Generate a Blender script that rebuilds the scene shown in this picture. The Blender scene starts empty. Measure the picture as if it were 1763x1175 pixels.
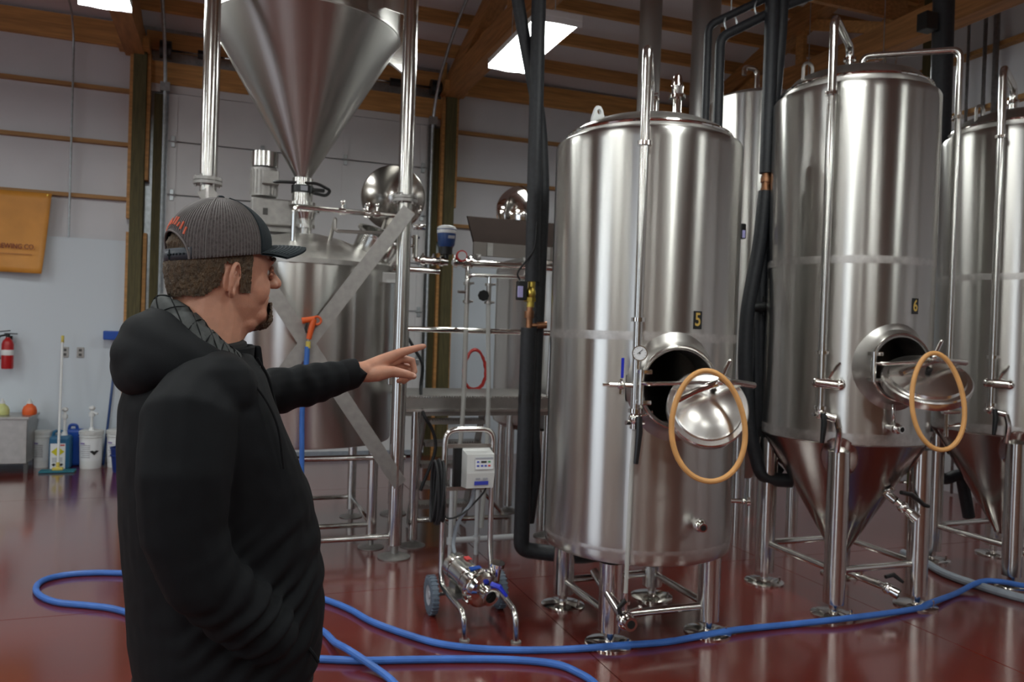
import bpy, bmesh, math, random
from mathutils import Vector as V3, Matrix, noise as mnoise
random.seed(7)
S = bpy.context.scene
COL = S.collection
PI = math.pi
R = math.radians

# ------------------------------------------------------------------ camera, world, exposure
cam_d = bpy.data.cameras.new('camera')
cam_d.sensor_width = 23.5
cam_d.lens = 23.5 * 1350.0 / 1763.0
cam_d.clip_start = 0.05
cam = bpy.data.objects.new('camera', cam_d)
COL.objects.link(cam)
_a, _d, _r = R(20), math.atan(12.5 / 1350.0), R(1.89)
_h = V3((math.sin(_a), math.cos(_a), 0)); _rt = V3((math.cos(_a), -math.sin(_a), 0)); _z = V3((0, 0, 1))
_f = _h * math.cos(_d) - _z * math.sin(_d); _u = _h * math.sin(_d) + _z * math.cos(_d)
_right = _rt * math.cos(_r) + _u * math.sin(_r); _up = -_rt * math.sin(_r) + _u * math.cos(_r)
cam.matrix_world = Matrix(((_right.x, _up.x, -_f.x, -2.674), (_right.y, _up.y, -_f.y, -9.775),
                           (_right.z, _up.z, -_f.z, 1.6), (0, 0, 0, 1)))
cam_d.dof.use_dof = True
cam_d.dof.focus_distance = 1.75
cam_d.dof.aperture_fstop = 4.5
S.camera = cam
S.view_settings.view_transform = 'Standard'
S.view_settings.look = 'None'
S.view_settings.gamma = 1.0
S.view_settings.use_curve_mapping = False
S.view_settings.exposure = 0.0
LAMP = 33.0                       # radiance of the fluorescent fixtures
wd = bpy.data.worlds.new('world'); S.world = wd; wd.use_nodes = True
wd.node_tree.nodes['Background'].inputs[0].default_value = (0.55, 0.62, 0.7, 1)
wd.node_tree.nodes['Background'].inputs[1].default_value = 3.2

# ------------------------------------------------------------------ materials
MATS = {}
def mat(name, col, rough=0.5, metal=0.0, nscale=0, namt=0.0, nstretch=(1, 1, 1), bump=0.0, bscale=40, bstretch=(1, 1, 1),
        aniso=0.0, emit=None, estr=0.0, coat=0.0, alpha=1.0, trans=0.0, sheen=0.0, rvar=0.0, sss=0.0, ior=None, col2=None, spec=None):
    m = bpy.data.materials.new(name); m.use_nodes = True
    nt = m.node_tree; N = nt.nodes; L = nt.links
    b = N['Principled BSDF']
    b.inputs['Base Color'].default_value = (*col, 1); b.inputs['Roughness'].default_value = rough
    b.inputs['Metallic'].default_value = metal
    if coat: b.inputs['Coat Weight'].default_value = coat; b.inputs['Coat Roughness'].default_value = 0.12
    if trans: b.inputs['Transmission Weight'].default_value = trans
    if sheen: b.inputs['Sheen Weight'].default_value = sheen; b.inputs['Sheen Roughness'].default_value = 0.45
    if sss: b.inputs['Subsurface Weight'].default_value = sss; b.inputs['Subsurface Radius'].default_value = (0.9, 0.35, 0.2); b.inputs['Subsurface Scale'].default_value = 0.006
    if ior: b.inputs['IOR'].default_value = ior
    if spec is not None: b.inputs['Specular IOR Level'].default_value = spec
    b.inputs['Alpha'].default_value = alpha
    if emit: b.inputs['Emission Color'].default_value = (*emit, 1); b.inputs['Emission Strength'].default_value = estr
    tc = N.new('ShaderNodeTexCoord')
    def tex(sc, st, det=4):
        mp = N.new('ShaderNodeMapping'); mp.inputs['Scale'].default_value = st
        L.new(tc.outputs['Object'], mp.inputs['Vector'])
        n = N.new('ShaderNodeTexNoise'); n.inputs['Scale'].default_value = sc; n.inputs['Detail'].default_value = det
        L.new(mp.outputs[0], n.inputs['Vector']); return n
    if nscale:
        n = tex(nscale, nstretch)
        r = N.new('ShaderNodeValToRGB')
        c2 = col2 if col2 else tuple(min(1, c * (1 + namt)) for c in col)
        c1 = col if col2 else tuple(c * (1 - namt) for c in col)
        r.color_ramp.elements[0].position = 0.32; r.color_ramp.elements[1].position = 0.68
        r.color_ramp.elements[0].color = (*c1, 1); r.color_ramp.elements[1].color = (*c2, 1)
        L.new(n.outputs['Fac'], r.inputs[0]); L.new(r.outputs[0], b.inputs['Base Color'])
        if rvar:
            mr = N.new('ShaderNodeMapRange'); mr.inputs['To Min'].default_value = rough - rvar; mr.inputs['To Max'].default_value = rough + rvar
            L.new(n.outputs['Fac'], mr.inputs['Value']); L.new(mr.outputs[0], b.inputs['Roughness'])
    if bump:
        n = tex(bscale, bstretch, 3)
        bp = N.new('ShaderNodeBump'); bp.inputs['Strength'].default_value = bump; bp.inputs['Distance'].default_value = 0.01
        L.new(n.outputs['Fac'], bp.inputs['Height']); L.new(bp.outputs[0], b.inputs['Normal'])
    if aniso:
        b.inputs['Anisotropic'].default_value = aniso; b.inputs['Anisotropic Rotation'].default_value = 0.25
        tg = N.new('ShaderNodeTangent'); tg.direction_type = 'RADIAL'; tg.axis = 'Z'
        L.new(tg.outputs[0], b.inputs['Tangent'])
    MATS[name] = m
    return m

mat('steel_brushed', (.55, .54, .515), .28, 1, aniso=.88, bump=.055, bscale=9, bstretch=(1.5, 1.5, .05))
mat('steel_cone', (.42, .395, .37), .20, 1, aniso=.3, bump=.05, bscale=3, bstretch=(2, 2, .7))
mat('steel_hopper', (.43, .42, .40), .30, 1, aniso=.4)
mat('tyre', (.10, .13, .17), .6)
mat('jug_green', (.52, .54, .22), .4)
mat('print_violet', (.22, .16, .42), .5)
mat('blue_bucket', (.008, .03, .18), .4)
mat('steel_flue', (.46, .455, .45), .36, .7)
mat('steel_weld', (.58, .56, .54), .42, 1, nscale=30, namt=.1)
mat('steel_pipe', (.64, .63, .605), .19, 1)
mat('steel_polish', (.72, .70, .67), .09, 1)
mat('steel_door', (.74, .72, .69), .24, 1)
mat('steel_satin', (.45, .435, .415), .38, 1, nscale=14, namt=.08)
mat('steel_dull', (.40, .39, .375), .5, .85, nscale=20, namt=.1)
mat('steel_taupe', (.20, .18, .165), .5, .4, nscale=6, namt=.06)  # brown-grey steel, faintly mottled, for the lower band of the hood
mat('steel_ceiling_refl', (.022, .0155, .0135), .85, 0, spec=.04, nscale=6, namt=.06)  # hood steel with the wooden ceiling's dark reflection painted into its colour
mat('steel_dark', (.10, .098, .095), .4, 1)
mat('galv', (.42, .45, .47), .42, .85, nscale=25, namt=.15)
mat('black_rubber', (.012, .013, .015), .62, nscale=30, namt=.2)
mat('black_foam', (.014, .016, .020), .55, nscale=40, namt=.25, bump=.2, bscale=90)
mat('black_plastic', (.010, .011, .012), .35)
mat('hole', (.006, .006, .006), .8)
mat('blue_hose', (.050, .155, .50), .42, nscale=9, namt=.15, spec=.4)
mat('grey_hose', (.24, .27, .31), .5, nscale=20, namt=.1)
mat('orange', (.72, .115, .022), .42)
mat('yellow', (.62, .50, .10), .45)
mat('blue_plastic', (.012, .075, .40), .35)
mat('blue_deep', (.02, .06, .20), .35)
mat('blue_valve', (.015, .03, .50), .35)
mat('tan_gasket', (.66, .34, .115), .5, nscale=12, namt=.1)
mat('gold', (.75, .52, .14), .35, .6)
mat('brass', (.62, .46, .10), .28, 1)
mat('copper', (.36, .18, .10), .38, 1, nscale=18, namt=.25)
mat('white_plastic', (.74, .76, .76), .4, nscale=10, namt=.04)
mat('offwhite', (.60, .61, .60), .4)
mat('white_pvc', (.50, .52, .54), .4)
mat('cloudy_tube', (.60, .61, .58), .35, alpha=.62)
mat('red_paint', (.42, .012, .014), .28)
mat('red_cable', (.55, .04, .035), .45)
mat('teal', (.015, .15, .20), .6, bump=.6, bscale=120)
mat('jug_blue', (.02, .12, .24), .38)
mat('banner', (.66, .285, .045), .45, nscale=5, namt=.08, nstretch=(1, 1, 1))
mat('print_brown', (.24, .055, .028), .6)
mat('print_blue', (.04, .06, .45), .5)
mat('print_black', (.02, .02, .02), .6)
mat('print_yellow', (.62, .56, .02), .5)
mat('print_red', (.6, .04, .04), .5)
mat('print_green', (.04, .32, .10), .5)
mat('print_grey', (.35, .36, .4), .5)
mat('vinyl', (.60, .60, .63), .36, bump=.12, bscale=7, nscale=2, namt=.03)
mat('ceiling_vinyl', (.66, .64, .67), .5, bump=.15, bscale=5)
mat('frp', (.60, .66, .72), .32, bump=.05, bscale=60)
mat('door_panel', (.60, .60, .61), .42, nscale=3, namt=.03)
mat('pine', (.50, .255, .085), .6, nscale=4, namt=.22, nstretch=(.6, 6, 9))
mat('pine_dark', (.36, .165, .055), .62, nscale=4, namt=.25, nstretch=(6, .6, 9))
mat('pine_girt', (.38, .20, .07), .6, nscale=5, namt=.2, nstretch=(.5, 8, 10))
mat('plywood', (.20, .135, .08), .65, nscale=3, namt=.2)
mat('treated', (.085, .072, .026), .7, nscale=5, namt=.3, nstretch=(10, 10, .8), bump=.3, bscale=30, bstretch=(4, 4, .4))
mat('floor', (.135, .018, .011), .20, nscale=1.3, namt=.14, rvar=.05, bump=.03, bscale=5, coat=.8)
mat('joint', (.03, .012, .01), .8)
mat('lamp_glow', (.9, .9, .9), .5, emit=(.96, 1.0, .965), estr=LAMP)
mat('lamp_body', (.75, .76, .77), .5)
mat('skin', (.52, .255, .170), .48, nscale=38, namt=.10, sss=.12, bump=.10, bscale=420)
mat('nail', (.56, .30, .23), .3)
mat('hair', (.074, .045, .022), .6, nscale=120, namt=.45, nstretch=(1, 1, .35), bump=.7, bscale=320, bstretch=(1, 1, .35))
mat('beard', (.105, .066, .036), .6, nscale=130, namt=.5, bump=.7, bscale=340)
mat('eye_white', (.42, .38, .35), .3)
mat('iris', (.07, .06, .05), .15)
mat('cap_dark', (.008, .015, .020), .75, bump=.3, bscale=500, spec=.3)
mat('cap_mesh', (.092, .078, .078), .7, nscale=160, namt=.35, bump=.4, bscale=420)
mat('cap_rib', (.125, .110, .110), .6)
mat('cap_strap', (.035, .042, .055), .45)
mat('cap_orange', (.62, .13, .07), .6)
mat('cap_stitch', (.035, .05, .06), .6)
mat('jacket', (.0042, .0053, .0070), .78, nscale=30, namt=.12, bump=.10, bscale=650, spec=.22)
mat('jacket_rib', (.0045, .005, .0065), .75, spec=.2)
mat('lining', (.045, .050, .050), .7, nscale=60, namt=.15)
mat('shirt', (.008, .008, .009), .8)
mat('denim', (.012, .014, .020), .8, nscale=40, namt=.2)
mat('mirror_dial', (.78, .80, .82), .3)
mat('lcd', (.50, .48, .85), .3)

# ------------------------------------------------------------------ mesh builder
class MB:
    def __init__(s): s.v = []; s.f = []; s.sm = []
    def add(s, vs, fs, smooth=True, M=None):
        o = len(s.v)
        for p in vs:
            p = V3(p)
            s.v.append(tuple(M @ p) if M is not None else tuple(p))
        for f in fs: s.f.append(tuple(i + o for i in f)); s.sm.append(smooth)
        return s
    def box(s, c, d, M=None, bev=0.0):
        x, y, z = d[0] / 2, d[1] / 2, d[2] / 2
        c = V3(c)
        if bev <= 0:
            vs = [c + V3((i * x, j * y, k * z)) for i in (-1, 1) for j in (-1, 1) for k in (-1, 1)]
            return s.add(vs, [(0, 1, 3, 2), (4, 6, 7, 5), (0, 4, 5, 1), (2, 3, 7, 6), (0, 2, 6, 4), (1, 5, 7, 3)], False, M)
        bm = bmesh.new(); bmesh.ops.create_cube(bm, size=1.0)
        for v in bm.verts: v.co = V3((v.co.x * d[0], v.co.y * d[1], v.co.z * d[2]))
        bmesh.ops.bevel(bm, geom=list(bm.edges), offset=bev, segments=2, profile=.5, affect='EDGES')
        bm.verts.index_update()
        s.add([c + v.co for v in bm.verts], [[v.index for v in f.verts] for f in bm.faces], False, M)
        bm.free(); return s
    def ring_loft(s, rings, closed=False, caps=True, smooth=True, M=None):
        n = len(rings[0]); vs = [p for r in rings for p in r]; fs = []
        m = len(rings)
        for i in range(m if closed else m - 1):
            a, b = i * n, ((i + 1) % m) * n
            for j in range(n):
                k = (j + 1) % n
                fs.append((a + j, a + k, b + k, b + j))
        if caps and not closed:
            fs.append(tuple(reversed(range(n)))); fs.append(tuple(range((m - 1) * n, m * n)))
        return s.add(vs, fs, smooth, M)
    def tube(s, pts, r, seg=10, closed=False, caps=True, flat=1.0, M=None):
        pts = [V3(p) for p in pts]; n = len(pts)
        rr = r if isinstance(r, (list, tuple)) else [r] * n
        T = []
        for i in range(n):
            if closed: t = pts[(i + 1) % n] - pts[i - 1]
            else: t = pts[min(i + 1, n - 1)] - pts[max(i - 1, 0)]
            T.append(t.normalized() if t.length > 1e-9 else V3((0, 0, 1)))
        ref = V3((0, 0, 1)) if abs(T[0].z) < .9 else V3((1, 0, 0))
        nrm = T[0].cross(ref).normalized(); rings = []
        for i in range(n):
            nrm = (nrm - T[i] * nrm.dot(T[i]))
            nrm = nrm.normalized() if nrm.length > 1e-6 else T[i].orthogonal().normalized()
            bn = T[i].cross(nrm)
            rings.append([pts[i] + (nrm * math.cos(2 * PI * k / seg) + bn * math.sin(2 * PI * k / seg) * flat) * rr[i] for k in range(seg)])
        return s.ring_loft(rings, closed, caps, True, M)
    def cyl(s, p0, p1, r, r2=None, seg=16, M=None, bev=0):
        r2 = r if r2 is None else r2
        p0, p1 = V3(p0), V3(p1); t = (p1 - p0).normalized()
        n = t.orthogonal().normalized(); b = t.cross(n)
        def ring(p, q): return [p + (n * math.cos(2 * PI * k / seg) + b * math.sin(2 * PI * k / seg)) * q for k in range(seg)]
        o = len(s.v)
        s.ring_loft([ring(p0, r), ring(p1, r2)], False, False, True, M)
        s.add(ring(p0, r), [tuple(reversed(range(seg)))], False, M); s.add(ring(p1, r2), [tuple(range(seg))], False, M)
        return s
    def lathe(s, prof, seg=48, M=None, smooth=True, skip=None):
        vs = []; fs = []
        for (r, z) in prof:
            for k in range(seg):
                t = 2 * PI * k / seg; vs.append((r * math.cos(t), r * math.sin(t), z))
        for i in range(len(prof) - 1):
            for k in range(seg):
                a, b, c, d = i * seg + k, i * seg + (k + 1) % seg, (i + 1) * seg + (k + 1) % seg, (i + 1) * seg + k
                if skip:
                    cc = sum((V3(vs[q]) for q in (a, b, c, d)), V3()) / 4
                    if skip(cc): continue
                if prof[i][0] < 1e-6: fs.append((a, c, d))
                elif prof[i + 1][0] < 1e-6: fs.append((a, b, c))
                else: fs.append((a, b, c, d))
        return s.add(vs, fs, smooth, M)
    def ball(s, c, r, seg=16, M=None):
        rx, ry, rz = r if isinstance(r, (tuple, list)) else (r, r, r)
        n = max(6, seg // 2)
        prof = [(math.sin(PI * i / n), -math.cos(PI * i / n)) for i in range(n + 1)]
        T = Matrix.Translation(V3(c)) @ Matrix.Diagonal((rx, ry, rz, 1))
        return s.lathe([(max(a, 0), b) for a, b in prof], seg, T if M is None else M @ T)
    def prism(s, poly, axis, a0, a1, M=None):
        def P(u, v, w): return {'x': (w, u, v), 'y': (u, w, v), 'z': (u, v, w)}[axis]
        n = len(poly)
        vs = [P(u, v, a0) for u, v in poly] + [P(u, v, a1) for u, v in poly]
        fs = [tuple(range(n)), tuple(reversed(range(n, 2 * n)))] + [(i, i + n, (i + 1) % n + n, (i + 1) % n) for i in range(n)]
        return s.add(vs, fs, False, M)
    def build(s, name, m, parent=None, loc=None, rot=None, fix=True, split=35):
        me = bpy.data.meshes.new(name); me.from_pydata(s.v, [], s.f)
        bm = bmesh.new(); bm.from_mesh(me)
        for f, q in zip(bm.faces, s.sm): f.smooth = q
        bmesh.ops.remove_doubles(bm, verts=bm.verts, dist=1e-5)
        if fix: bmesh.ops.recalc_face_normals(bm, faces=bm.faces)
        if split:
            for e in bm.edges:
                if len(e.link_faces) == 2 and e.calc_face_angle(0) > R(split): e.smooth = False
        bm.to_mesh(me); bm.free()
        me.materials.append(MATS[m] if isinstance(m, str) else m)
        o = bpy.data.objects.new(name, me); COL.objects.link(o)
        if parent is not None: o.parent = parent
        if loc is not None: o.location = loc
        if rot is not None: o.rotation_euler = rot
        return o

def tag(o, label=None, cat=None, group=None, kind=None):
    if label: o['label'] = label
    if cat: o['category'] = cat
    if group: o['group'] = group
    if kind: o['kind'] = kind
    return o
def thing(name, label, cat, loc=(0, 0, 0), rz=0, group=None):
    o = bpy.data.objects.new(name, None); COL.objects.link(o)
    o.location = loc; o.rotation_euler = (0, 0, rz); o.empty_display_size = .05
    return tag(o, label, cat, group)
def struct(name, parent=None):
    o = bpy.data.objects.new(name, None); COL.objects.link(o)
    if parent is not None: o.parent = parent
    else: o['kind'] = 'structure'
    return o
def dup(root, loc=None, rz=None, label=None):
    r = root.copy(); COL.objects.link(r)
    if loc is not None: r.location = loc
    if rz is not None: r.rotation_euler = (0, 0, rz)
    if label: r['label'] = label
    for ch in list(root.children):
        c = ch.copy(); COL.objects.link(c); c.parent = r
        for g in ch.children:
            d = g.copy(); COL.objects.link(d); d.parent = c
    return r
def spline(pts, n=8, closed=False):
    P = [V3(p) for p in pts]; out = []; m = len(P)
    rng = range(m if closed else m - 1)
    for i in rng:
        p0 = P[i - 1] if (closed or i > 0) else P[0] * 2 - P[1]
        p1 = P[i]; p2 = P[(i + 1) % m]
        p3 = P[(i + 2) % m] if (closed or i + 2 < m) else p2 * 2 - p1
        for k in range(n):
            t = k / n
            out.append(.5 * ((2 * p1) + (p2 - p0) * t + (2 * p0 - 5 * p1 + 4 * p2 - p3) * t * t + (3 * p1 - p0 - 3 * p2 + p3) * t ** 3))
    if not closed: out.append(P[-1])
    return out
def bend(pts, rad=.06, n=6):
    """polyline with rounded corners"""
    P = [V3(p) for p in pts]; out = [P[0]]
    for i in range(1, len(P) - 1):
        a, b, c = P[i - 1], P[i], P[i + 1]
        d1 = (a - b); d2 = (c - b)
        q = min(rad, d1.length * .45, d2.length * .45)
        s0 = b + d1.normalized() * q; s1 = b + d2.normalized() * q
        for k in range(n + 1):
            t = k / n
            out.append(s0 * (1 - t) ** 2 + b * 2 * t * (1 - t) + s1 * t * t)
    out.append(P[-1]); return out
def align(p, d, up=(0, 0, 1)):
    """matrix at p whose local +Z points along d"""
    z = V3(d).normalized(); x = V3(up).cross(z)
    if x.length < 1e-4: x = V3((1, 0, 0))
    x.normalize(); y = z.cross(x)
    return Matrix(((x.x, y.x, z.x, p[0]), (x.y, y.y, z.y, p[1]), (x.z, y.z, z.z, p[2]), (0, 0, 0, 1)))
def text(name, body, size, m, parent, M, extrude=.0008, ax='CENTER', bold=0.0, sx=1.0):
    c = bpy.data.curves.new(name, 'FONT'); c.body = body; c.size = size; c.extrude = extrude; c.align_x = ax; c.align_y = 'CENTER'; c.offset = bold
    c.resolution_u = 3
    t = bpy.data.objects.new(name, c); COL.objects.link(t)
    dg = bpy.context.evaluated_depsgraph_get()
    me = bpy.data.meshes.new_from_object(t.evaluated_get(dg)); bpy.data.objects.remove(t)
    me.transform(M @ Matrix.Diagonal((sx, 1, 1, 1)))
    me.materials.clear(); me.materials.append(MATS[m])
    o = bpy.data.objects.new(name, me); COL.objects.link(o); o.parent = parent
    return o
# ------------------------------------------------------------------ the building
X0, X1, Y0, Y1 = -13.5, 4.88, -17.5, 0.06
EAVE, PITCH, RIDGE = 4.98, .28, -8.7
def roof_z(y): return EAVE + PITCH * (Y1 - y) if y > RIDGE else EAVE + PITCH * (y - (2 * RIDGE - Y1))

fl = struct('floor')
b = MB()   # screed under the slabs
b.box(((X0 + X1) / 2, (Y0 + Y1) / 2, -.08), (X1 - X0 + .6, Y1 - Y0 + .6, .10)); b.build('joint_bed', 'joint', fl)
xs = [X0 - .2, -9.6, -5.25, -.905, 1.08, X1 + .2]; ys = [Y0 - .2, -12.6, -8.9, -5.0, -1.9, Y1 + .2]
# saw cuts in the epoxy floor; one cut runs slantwise by the left wall
for i in range(len(xs) - 1):
    for j in range(len(ys) - 1):
        g = .003
        b = MB(); b.box(((xs[i] + xs[i + 1]) / 2, (ys[j] + ys[j + 1]) / 2, -.02), (xs[i + 1] - xs[i] - 2 * g, ys[j + 1] - ys[j] - 2 * g, .04))
        b.build('slab', 'floor', fl)

# --- back wall: insulation, girts, posts, wall panels
wb = struct('wall_back')
GZ = [2.97, 3.58, 4.18]
bays = [(-13.5, -10.9), (-10.9, -7.3), (-7.3, -3.66), (-.07, 3.6), (3.6, 4.85)]
def puffy(x0, x1, z0, z1, y, nx=16, nz=8, d=.028):
    """one bay of vinyl faced insulation that bulges between the girts"""
    vs = []; fs = []
    for k in range(nz + 1):
        for i in range(nx + 1):
            u, w = i / nx, k / nz
            q = (math.sin(PI * u) ** .35 if 0 < u < 1 else 0) * (math.sin(PI * w) ** .5 if 0 < w < 1 else 0)
            q *= .75 + .25 * mnoise.noise(V3((x0 + u * 3.3, w * 2.1, z0)))
            vs.append((x0 + u * (x1 - x0), y - d * q, z0 + w * (z1 - z0)))
    for k in range(nz):
        for i in range(nx):
            a = k * (nx + 1) + i; fs.append((a, a + 1, a + nx + 2, a + nx + 1))
    return vs, fs
zr = [0.0, .6, 1.2, 1.8, 2.4] + GZ + [4.72]
b = MB()
b.box(((X0 + X1) / 2, .16, EAVE / 2), (X1 - X0 + .5, .12, EAVE + .1)); b.build('sheathing', 'galv', wb)
for (a, c) in bays:
    b = MB()
    for k in range(len(zr) - 1): b.add(*puffy(a, c, zr[k], zr[k + 1], .075))
    b.build('insulation', 'vinyl', wb, fix=False)
for (a, c) in bays:
    for z in GZ:
        b = MB(); b.box(((a + c) / 2, .055, z), (c - a - .15, .11, .042)); b.build('girt', 'pine_girt', wb)
    b = MB(); b.box(((a + c) / 2, .055, 4.80), (c - a, .07, .27)); b.build('eave_board', 'pine', wb)
b = MB(); b.box((-1.865, .055, 4.80), (3.5, .07, .20)); b.build('eave_board', 'pine', wb)
for x in (-10.9, -7.3, -3.66, -.07, 3.6):
    b = MB(); b.box((x, -.035, 2.31), (.135, .17, 4.62), bev=.004); b.build('post', 'treated', wb)
    for s in (-1, 1):
        b = MB(); b.box((x + s * .088, -.01, 3.9), (.036, .12, 1.42 if s > 0 else 2.3)); b.build('post_trim', 'pine', wb)
        b = MB(); b.box((x + s * .088, .03, 1.3), (.036, .10, 2.6)); b.build('post_trim', 'pine', wb)
for (a, c) in [(-13.4, -10.9), (-10.8, -9.55), (-9.5, -8.3), (-8.25, -7.05), (-6.99, -6.05), (-6.02, -3.76), (-.0, 1.2), (1.22, 2.42), (2.44, 3.52), (3.7, 4.84)]:
    b = MB(); b.box(((a + c) / 2, .03, 1.25), (c - a, .02, 2.5)); b.build('wall_panel', 'frp', wb)
# right wall (gable end)
wr = struct('wall_right')
b = MB(); b.box((5.02, (Y0 + Y1) / 2, 3.6), (.1, Y1 - Y0 + .4, 7.6)); b.build('sheathing', 'galv', wr)
for k in range(6):
    y1 = Y1 - k * 2.95; y0 = y1 - 2.95
    b = MB()
    zz = [0, .6, 1.2, 1.8, 2.4, 2.97, 3.58, 4.18, 4.78, 5.38, 5.98, 6.6, 7.3]
    for q in range(len(zz) - 1):
        vs, fs = puffy(y0, y1, zz[q], zz[q + 1], 0, 10, 6)
        b.add([(4.93 + p[1], p[0], p[2]) for p in vs], fs)
    b.build('insulation', 'vinyl', wr, fix=False)
    if k: b = MB(); b.box((4.87, y1, 3.0), (.17, .14, 6.0)); b.build('post', 'treated', wr)
for z in (2.97, 3.58, 4.18, 4.80, 5.42, 6.02):
    b = MB(); b.box((4.88, (Y0 + Y1) / 2, z), (.11, Y1 - Y0, .05)); b.build('girt', 'pine_girt', wr)
b = MB()
n = 20
for i in range(n):
    ya = Y1 - i * .45; yb = ya - .45
    b.box((4.84, (ya + yb) / 2, roof_z((ya + yb) / 2) - .16), (.10, .46, .30))
b.build('rake_board', 'pine_dark', wr)
# left and front walls (behind the camera): they light and mirror in the steel
wl = struct('wall_left'); wf = struct('wall_front')
DXF = (-12.6, -9.0); DYL = (-10.4, -6.8)     # unseen doorways, added so daylight makes bright bands on the tank steel
def seg_x(a, c, z0, z1, y, m='vinyl'):
    b = MB(); b.box(((a + c) / 2, y, (z0 + z1) / 2), (c - a, .1, z1 - z0)); b.build('insulation' if m == 'vinyl' else 'plywood', m, wf)
def seg_y(a, c, z0, z1, x, m='vinyl'):
    b = MB(); b.box((x, (a + c) / 2, (z0 + z1) / 2), (.1, c - a, z1 - z0)); b.build('insulation' if m == 'vinyl' else 'plywood', m, wl)
seg_x(X0, DXF[0], 0, 5.2, Y0 - .05); seg_x(DXF[0], DXF[1], 3.7, 5.2, Y0 - .05); seg_x(DXF[1], X1 + .2, 2.6, 5.2, Y0 - .05); seg_x(DXF[1], X1 + .2, 0, 2.6, Y0 - .05, 'plywood')
seg_y(Y0 - .1, DYL[0], 0, 7.4, X0 - .05, 'plywood'); seg_y(DYL[0], DYL[1], 3.7, 7.4, X0 - .05, 'vinyl'); seg_y(DYL[1], Y1 + .1, 0, 7.4, X0 - .05, 'plywood')
for z in (2.97, 3.58, 4.18):
    b = MB(); b.box(((DXF[1] + X1) / 2, Y0 + .04, z), (X1 - DXF[1], .11, .042)); b.build('girt', 'pine_girt', wf)
for x in (-7.3, -3.66, -.07, 3.6):
    b = MB(); b.box((x, Y0 + .08, 2.4), (.135, .17, 4.8)); b.build('post', 'treated', wf)
for y in (-14.0, -3.0):
    b = MB(); b.box((X0 + .08, y, 3.0), (.17, .135, 6.0)); b.build('post', 'treated', wl)

# --- roof: insulation, purlins, trusses
ce = struct('ceiling')
for (ya, yb) in ((Y1 + .1, RIDGE), (RIDGE, Y0 - .2)):
    b = MB()
    for i in range(6):
        xa = X0 - .2 + i * (X1 - X0 + .4) / 6; xb = X0 - .2 + (i + 1) * (X1 - X0 + .4) / 6
        b.add([(xa, ya, roof_z(ya)), (xb, ya, roof_z(ya)), (xb, yb, roof_z(yb)), (xa, yb, roof_z(yb))], [(0, 1, 2, 3)], False)
        b.add([(xa, ya, roof_z(ya) + .1), (xb, ya, roof_z(ya) + .1), (xb, yb, roof_z(yb) + .1), (xa, yb, roof_z(yb) + .1)], [(3, 2, 1, 0)], False)
    b.build('roof_insulation', 'ceiling_vinyl', ce, fix=False)
tilt = math.atan(PITCH)
y = Y1 - .50
while y > Y0:
    s = -1 if y > RIDGE else 1
    M = Matrix.Translation((0, y, roof_z(y) - .085)) @ Matrix.Rotation(s * tilt, 4, 'X')
    b = MB(); b.box(((X0 + X1) / 2, 0, 0), (X1 - X0, .042, .17), M=M); b.build('purlin', 'pine', ce)
    y -= .565
def truss(x):
    t = struct('roof_truss', ce)
    L0, L1 = .0, Y0 + .1
    b = MB(); b.box((x - .06, (L0 + L1) / 2, 4.70), (.20, L0 - L1, .26)); b.build('bottom_chord', 'pine_dark', t)
    for (ya, yb) in ((.02, RIDGE), (RIDGE, Y0 + .1)):
        p0 = V3((x - .06, ya, roof_z(ya) - .30)); p1 = V3((x - .06, yb, roof_z(yb) - .30))
        d = (p1 - p0); M = align((p0 + p1) / 2, d, (1, 0, 0))
        b = MB(); b.box((0, 0, 0), (.22, .18, d.length), M=M); b.build('top_chord', 'pine_dark', t)
    yy = -.9; k = 0
    while yy > Y0 + 1:
        zt = roof_z(yy) - .3
        b = MB(); b.box((x - .06, yy, (4.8 + zt) / 2), (.05, .13, zt - 4.75)); b.build('web', 'pine', t)
        y2 = yy - 1.35
        if y2 > Y0 + .5:
            z2 = roof_z(y2) - .3
            pa, pb = (V3((x - .06, yy, zt)), V3((x - .06, y2, 4.8))) if yy > RIDGE else (V3((x - .06, yy, 4.8)), V3((x - .06, y2, z2)))
            M = align((pa + pb) / 2, pb - pa, (1, 0, 0))
            b = MB(); b.box((0, 0, 0), (.12, .05, (pb - pa).length), M=M); b.build('web', 'pine', t)
        yy -= 1.35; k += 1
    # knee block over the post
    b = MB(); b.box((x - .06, -.16, 4.66), (.32, .30, .12)); b.build('bearing_block', 'pine', t)
for x in (-10.9, -7.3, -3.66, 0.0, 3.6): truss(x)
for y in (-3.7, -9.5, -14.0):
    b = MB(); b.box((-3.7, y, 4.94), (14.6, .05, .19)); b.build('lateral_brace', 'pine_dark', ce)

# --- overhead door in the back wall
dr = struct('door_1')
DXA, DXB, DT = -3.37, -.33, 4.22
n = 7; h = (DT) / n
for k in range(n):
    z0 = k * .61 + .02; z1 = min(z0 + .598, DT)
    if z1 - z0 < .1: break
    b = MB(); b.box(((DXA + DXB) / 2, .055, (z0 + z1) / 2), (DXB - DXA, .045, z1 - z0), bev=.006)
    sec = b.build('door_section', 'door_panel', dr)
    for i in range(4):
        x = DXA + .06 + i * (DXB - DXA - .12) / 3
        b = MB(); b.box((x, .028, (z0 + z1) / 2), (.075, .012, z1 - z0 - .02)); b.build('stile', 'door_panel', sec)
        if z1 < DT - .1:
            b = MB(); b.box((x, .014, z1), (.045, .02, .13), bev=.006); b.cyl((x - .04, .008, z1), (x + .04, .008, z1), .012, seg=8)
            b.build('hinge', 'galv', sec)
b = MB(); b.box(((DXA + DXB) / 2, .03, .05), (DXB - DXA, .06, .06)); b.build('bottom_seal', 'grey_hose', dr)
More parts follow.
